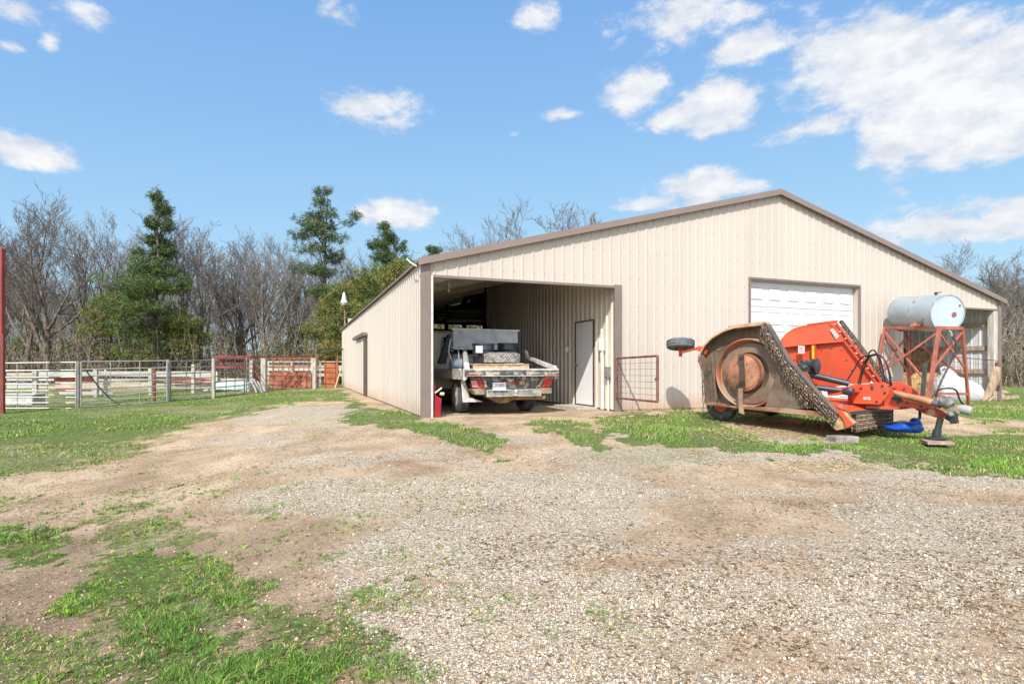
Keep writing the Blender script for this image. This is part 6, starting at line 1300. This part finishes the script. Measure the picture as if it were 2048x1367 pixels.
def cedar(cx, Y, lobes, label, pal_top, pal_low, seed, base_y=742, dens=1.):
    """lobes = clumps of foliage (px, y, half width, half height) as they sit round the trunk"""
    rd = np.random.default_rng(seed); r2 = random.Random(seed); X = (cx-CX)/F*Y; z0 = float(gz(X, Y)) if Y < 60 else 0; k_ = Y/F
    top = max(CH+(HY-l[1])*k_-z0 for l in lobes); t = thing('cedar_tree', (X, Y, z0), label, 'evergreen tree')
    limbs = [([Vector((0, 0, -.2)), Vector((r2.uniform(-.15, .15), .05, top*.35)), Vector((r2.uniform(-.2, .2), 0, top*.7)), Vector(((lobes[0][0]-cx)*k_, 0, top))], [top*.018, top*.013, top*.007, .015])]
    L3 = []
    for (px, y, rx, ry) in lobes:
        if y > 520: rx *= 1.22; ry *= 1.15
        x = (px-cx)*k_; z = CH+(HY-y)*k_-z0; rx *= k_; ry *= k_; a = r2.uniform(-.5, .5)*rx
        L3.append((x, a, z, rx, ry)); L3.append((x*.25+r2.uniform(-.3, .3), (1 if r2.random() < .5 else -1)*rx*r2.uniform(.7, 1.3), z-ry*.3, rx*.8, ry*.9))
    C, Rr, H_ = [], [], []
    for (x, yy, z, rx, ry) in L3:
        c = Vector((x, yy, z)); zb = max(.3, z-ry-.25*abs(x)-.3); tx = lambda zz: 0.
        q0 = Vector((0, 0, zb)); limbs.append(([q0, q0.lerp(c, .55)+Vector((0, 0, .12)), c], [.05, .03, .015]))
        n = int(64*dens*(rx*ry)**.5*(rx+ry)**.5)+8
        for i in range(n):
            d = rd.normal(size=3); d /= np.linalg.norm(d); r = rd.uniform(0, 1)**.45; p = Vector((x+d[0]*rx*r, yy+d[1]*rx*r*.9, z+d[2]*ry*r+.18*rx*r*r))
            if float(vnoise(np.array(p.x*1.7+seed), np.array(p.z*2.1+p.y), seed)) < .24: continue
            C.append(tuple(p)); Rr.append(r2.uniform(.13, .30)); H_.append(p.z/top)
            if i % 9 == 0: limbs.append(([c, p], [.014, .008]))
    C = np.array(C); Rr = np.array(Rr); H_ = np.array(H_); per = 34; n = len(C)*per
    axis = rd.normal(size=(len(C), 3))*np.array([1, 1, .5])+np.array([0, 0, .45]); axis /= np.linalg.norm(axis, axis=1)[:, None]
    ax = np.repeat(axis, per, 0); u = rd.uniform(-1, 1, n)[:, None]
    cen = np.repeat(C, per, 0)+ax*u*np.repeat(Rr, per)[:, None]+rd.normal(size=(n, 3))*np.repeat(Rr, per)[:, None]*.28
    d = ax*.8+rd.normal(size=(n, 3))*.6; d /= np.linalg.norm(d, axis=1)[:, None]; s = np.cross(d, rd.normal(size=(n, 3))); s /= np.linalg.norm(s, axis=1)[:, None]+1e-9
    L = .115*rd.uniform(.5, 1.3, n)[:, None]; w = L*.17
    v = np.stack([cen-s*w*.6, cen+d*L*.5-s*w, cen+d*L, cen+d*L*.5+s*w], 1).reshape(-1, 3); i = np.arange(n)*4; f = np.stack([i, i+1, i+2, i+3], -1)
    lo = rd.uniform(0, 1, len(C)) > H_*1.5-.1; pt, pl_ = np.array(pal_top), np.array(pal_low)
    cc_ = np.where(lo[:, None], pl_[rd.integers(0, len(pl_), len(C))], pt[rd.integers(0, len(pt), len(C))])
    cl = np.repeat(cc_, per, 0)*rd.uniform(.7, 1.3, (n, 1))
    put(tmesh('trunk', limbs, 5, barkd), 'trunk', t); o = npmesh('crown', v, f, leafm, np.repeat(cl, 4, 0)); o.parent = t
    return t
mix_ = dkg[:2]+ylg[:3]
cedar(312, 36, [(310, 392, 13, 12), (324, 418, 20, 14), (302, 446, 14, 13), (334, 450, 16, 12), (298, 478, 26, 13), (322, 500, 28, 15), (282, 508, 14, 9), (300, 535, 34, 15), (342, 545, 28, 15), (310, 578, 56, 18), (355, 575, 30, 16), (262, 600, 34, 16), (310, 622, 66, 20), (360, 650, 34, 18), (300, 668, 60, 22), (250, 660, 34, 20), (330, 702, 50, 22), (275, 705, 46, 22)],
      'tall ragged dark cedar with a narrow top, left of the maroon feeder', dkg, mix_, 1, dens=1.5)
cedar(645, 40, [(656, 384, 10, 10), (646, 405, 17, 13), (630, 430, 20, 13), (662, 430, 15, 12), (603, 442, 19, 14), (712, 432, 15, 11), (694, 450, 14, 9), (640, 460, 30, 16), (598, 472, 24, 14), (672, 476, 26, 13), (618, 502, 34, 15), (662, 512, 28, 15), (606, 542, 26, 11), (652, 548, 28, 12), (622, 584, 22, 10), (664, 590, 20, 11)],
      'tall spreading cedar with loose side arms, standing left of the yard light', dkg+[(.13, .14, .06)], dkg+[(.15, .14, .06)], 2, dens=.8)
cedar(772, 42, [(768, 454, 11, 9), (775, 474, 18, 13), (750, 490, 20, 12), (802, 494, 18, 11), (764, 515, 30, 14), (796, 526, 24, 14), (775, 550, 34, 16)], 'small pointed cedar top just left of the barn roof corner', dkg, mix_, 3, dens=1.3)
cedar(865, 50, [(862, 497, 10, 6), (872, 502, 12, 7), (864, 520, 22, 12), (868, 548, 26, 14)], 'little cedar tip peeping over the barn roof corner', dkg, dkg, 4)
cedar(795, 34, [(812, 540, 22, 18), (795, 560, 34, 22), (782, 592, 38, 24), (770, 630, 38, 26), (765, 680, 36, 28)], 'dense yellow-olive cedar hard against the barn\'s sloping left roof edge', ylg, ylg, 5, dens=2.2)
cedar(735, 34.5, [(735, 562, 28, 18), (730, 592, 38, 22), (722, 628, 38, 24), (725, 675, 38, 28), (722, 712, 36, 20)], 'olive cedar right behind the yard light', ylg+dkg[:1], ylg, 6, dens=2.2)
cedar(683, 35.5, [(688, 585, 22, 18), (683, 620, 32, 22), (676, 662, 34, 24), (684, 704, 36, 24)], 'rust-tinged bushy cedar left of the yard light', ylg, ylg+[(.22, .14, .06)], 7, dens=2.0)
cedar(645, 37, [(650, 622, 16, 14), (646, 654, 24, 20), (640, 695, 28, 24)], 'lowest yellow-green cedar above the rust-red gate', ylg, ylg, 8, dens=1.6)
cedar(222, 38, [(232, 600, 18, 13), (226, 630, 28, 15), (214, 662, 32, 18), (222, 704, 36, 20)], 'low green cedar left of the tall ragged cedar', ylg, mix_, 9, dens=1.5)
cedar(385, 37, [(384, 648, 26, 14), (392, 676, 26, 15), (366, 696, 30, 20)], 'bright green cedar bough spray right of the tall ragged cedar', ylg, ylg, 10, dens=1.4)
cedar(175, 41, [(178, 660, 16, 14), (172, 696, 26, 20)], 'small green cedar beside the big forked bare tree', mix_, mix_, 11)
cedar(62, 43, [(60, 650, 16, 14), (66, 690, 24, 20)], 'small green cedar near the picture\'s left edge', mix_, mix_, 12)
cedar(590, 43, [(592, 668, 20, 14), (586, 700, 26, 18)], 'small dark cedar low behind the rust-red gate', dkg, mix_, 13)
cedar(455, 46, [(452, 676, 18, 14), (460, 704, 24, 16)], 'small cedar low behind the maroon feeder', mix_, mix_, 14)
for i, (px, lb) in enumerate(((868, 'left cedar glimpsed through the gap at the back of the barn'), (922, 'middle cedar glimpsed through the gap at the back of the barn'), (978, 'right cedar glimpsed through the gap at the back of the barn'))):
    cedar(px, 44+i, [(px, 610, 24, 20), (px+8, 645, 32, 24), (px-6, 690, 36, 28)], lb, ylg, ylg, 15+i)
# far wood and undergrowth, one grey-brown mass
def thicket(name, x0, x1, Y0, Y1, n, h0, h1, label, seed, leaf=.35):
    rd = np.random.default_rng(seed); px = rd.uniform(x0, x1, n); Y = rd.uniform(Y0, Y1, n); X = (px-CX)/F*Y; h = rd.uniform(h0*.7, h1, n)*(.5+.8*fbm(X*.25, Y*.25, seed)); z0 = np.zeros(n)
    V, Fc, Cc = [], [], []; k = 0; segs = 4; lean = rd.normal(size=(n, 2))*.16
    P = [np.stack([X+lean[:, 0]*h*(t**1.5), Y+lean[:, 1]*h*(t**1.5), z0+h*t], -1)+rd.normal(size=(n, 3))*.05*(t > 0) for t in np.linspace(0, 1, segs+1)]
    base = .022*rd.uniform(.6, 1.6, n)
    parts_v, parts_f, parts_c = [], [], []; off = 0
    pal = np.array([[.26, .225, .19], [.32, .28, .235], [.20, .17, .14], [.36, .30, .23]]); sc_ = pal[rd.integers(0, 4, n)]
    def ribbon(P, w, c):
        nonlocal off
        m = len(P); nn = len(P[0]); a = rd.uniform(0, 3.14, nn); ux, uy = np.cos(a), np.sin(a)
        for (qx, qy) in ((ux, uy), (-uy, ux)):
            vs = np.stack([np.stack([p[:, 0]+s*qx*w*(1-.75*j/(m-1)), p[:, 1]+s*qy*w*(1-.75*j/(m-1)), p[:, 2]], -1) for j, p in enumerate(P) for s in (-1, 1)], 1)
            parts_v.append(vs.reshape(-1, 3)); i = np.arange(nn)*(2*m)+off
            parts_f.append(np.concatenate([np.stack([i+2*j, i+2*j+1, i+2*j+3, i+2*j+2], -1) for j in range(m-1)])); parts_c.append(np.repeat(c, 2*m, 0)); off += nn*2*m
    ribbon(P, base, sc_)
    for b in range(7):                                    # side twigs
        t = rd.uniform(.15, .95, n); j = np.minimum((t*segs).astype(int), segs-1); f_ = (t*segs-j)[:, None]; PP = np.stack(P, 1); s0 = PP[np.arange(n), j]*(1-f_)+PP[np.arange(n), j+1]*f_
        d = rd.normal(size=(n, 3)); d[:, 2] = abs(d[:, 2])*.6+.2; d /= np.linalg.norm(d, axis=1)[:, None]; L = (h*rd.uniform(.12, .38, n))[:, None]
        ribbon([s0, s0+d*L*.5+rd.normal(size=(n, 3))*.04, s0+d*L+rd.normal(size=(n, 3))*.08], base*.5, sc_)
    nl = int(n*leaf*150); q = rd.integers(0, n, nl); cen = np.stack([X[q]+rd.normal(size=nl)*.35, Y[q]+rd.normal(size=nl)*.35, h[q]*rd.uniform(.0, 1, nl)**1.4], -1); s = .038*rd.uniform(.6, 1.6, nl)[:, None]
    vs = np.stack([cen+rd.normal(size=(nl, 3))*s for _ in range(4)], 1).reshape(-1, 3); i = np.arange(nl)*4+off; parts_v.append(vs); parts_f.append(np.stack([i, i+1, i+2, i+3], -1))
    lp_ = np.array([[.12, .125, .05], [.17, .13, .08], [.22, .17, .11], [.10, .105, .045], [.19, .15, .09]]); parts_c.append(np.repeat(lp_[rd.integers(0, 5, nl)], 4, 0))
    o = npmesh(name, np.concatenate(parts_v), np.concatenate(parts_f), mat('brush_stems', (1, 1, 1), .9, var=0, attr='tone', spec=.1), np.concatenate(parts_c)); o['kind'] = 'stuff'; o['label'] = label; o['category'] = 'brush'
thicket('brush', -350, 960, 34, 46, 1500, 1.6, 4.2, 'tangled grey-brown undergrowth along the foot of the wood', 5, .3)
thicket('far_wood', -450, 1000, 60, 95, 1500, 5.5, 9.0, 'dense mass of distant leafless wood behind the nearer trees', 6, .35)
thicket('brush', 1860, 2500, 28, 44, 1300, 2.2, 5.0, 'grey tangled brush standing right of the barn', 7, .12)
thicket('far_wood', 1000, 2600, 64, 110, 2200, 5.5, 8.5, 'distant leafless wood beyond and right of the barn', 8, .2)
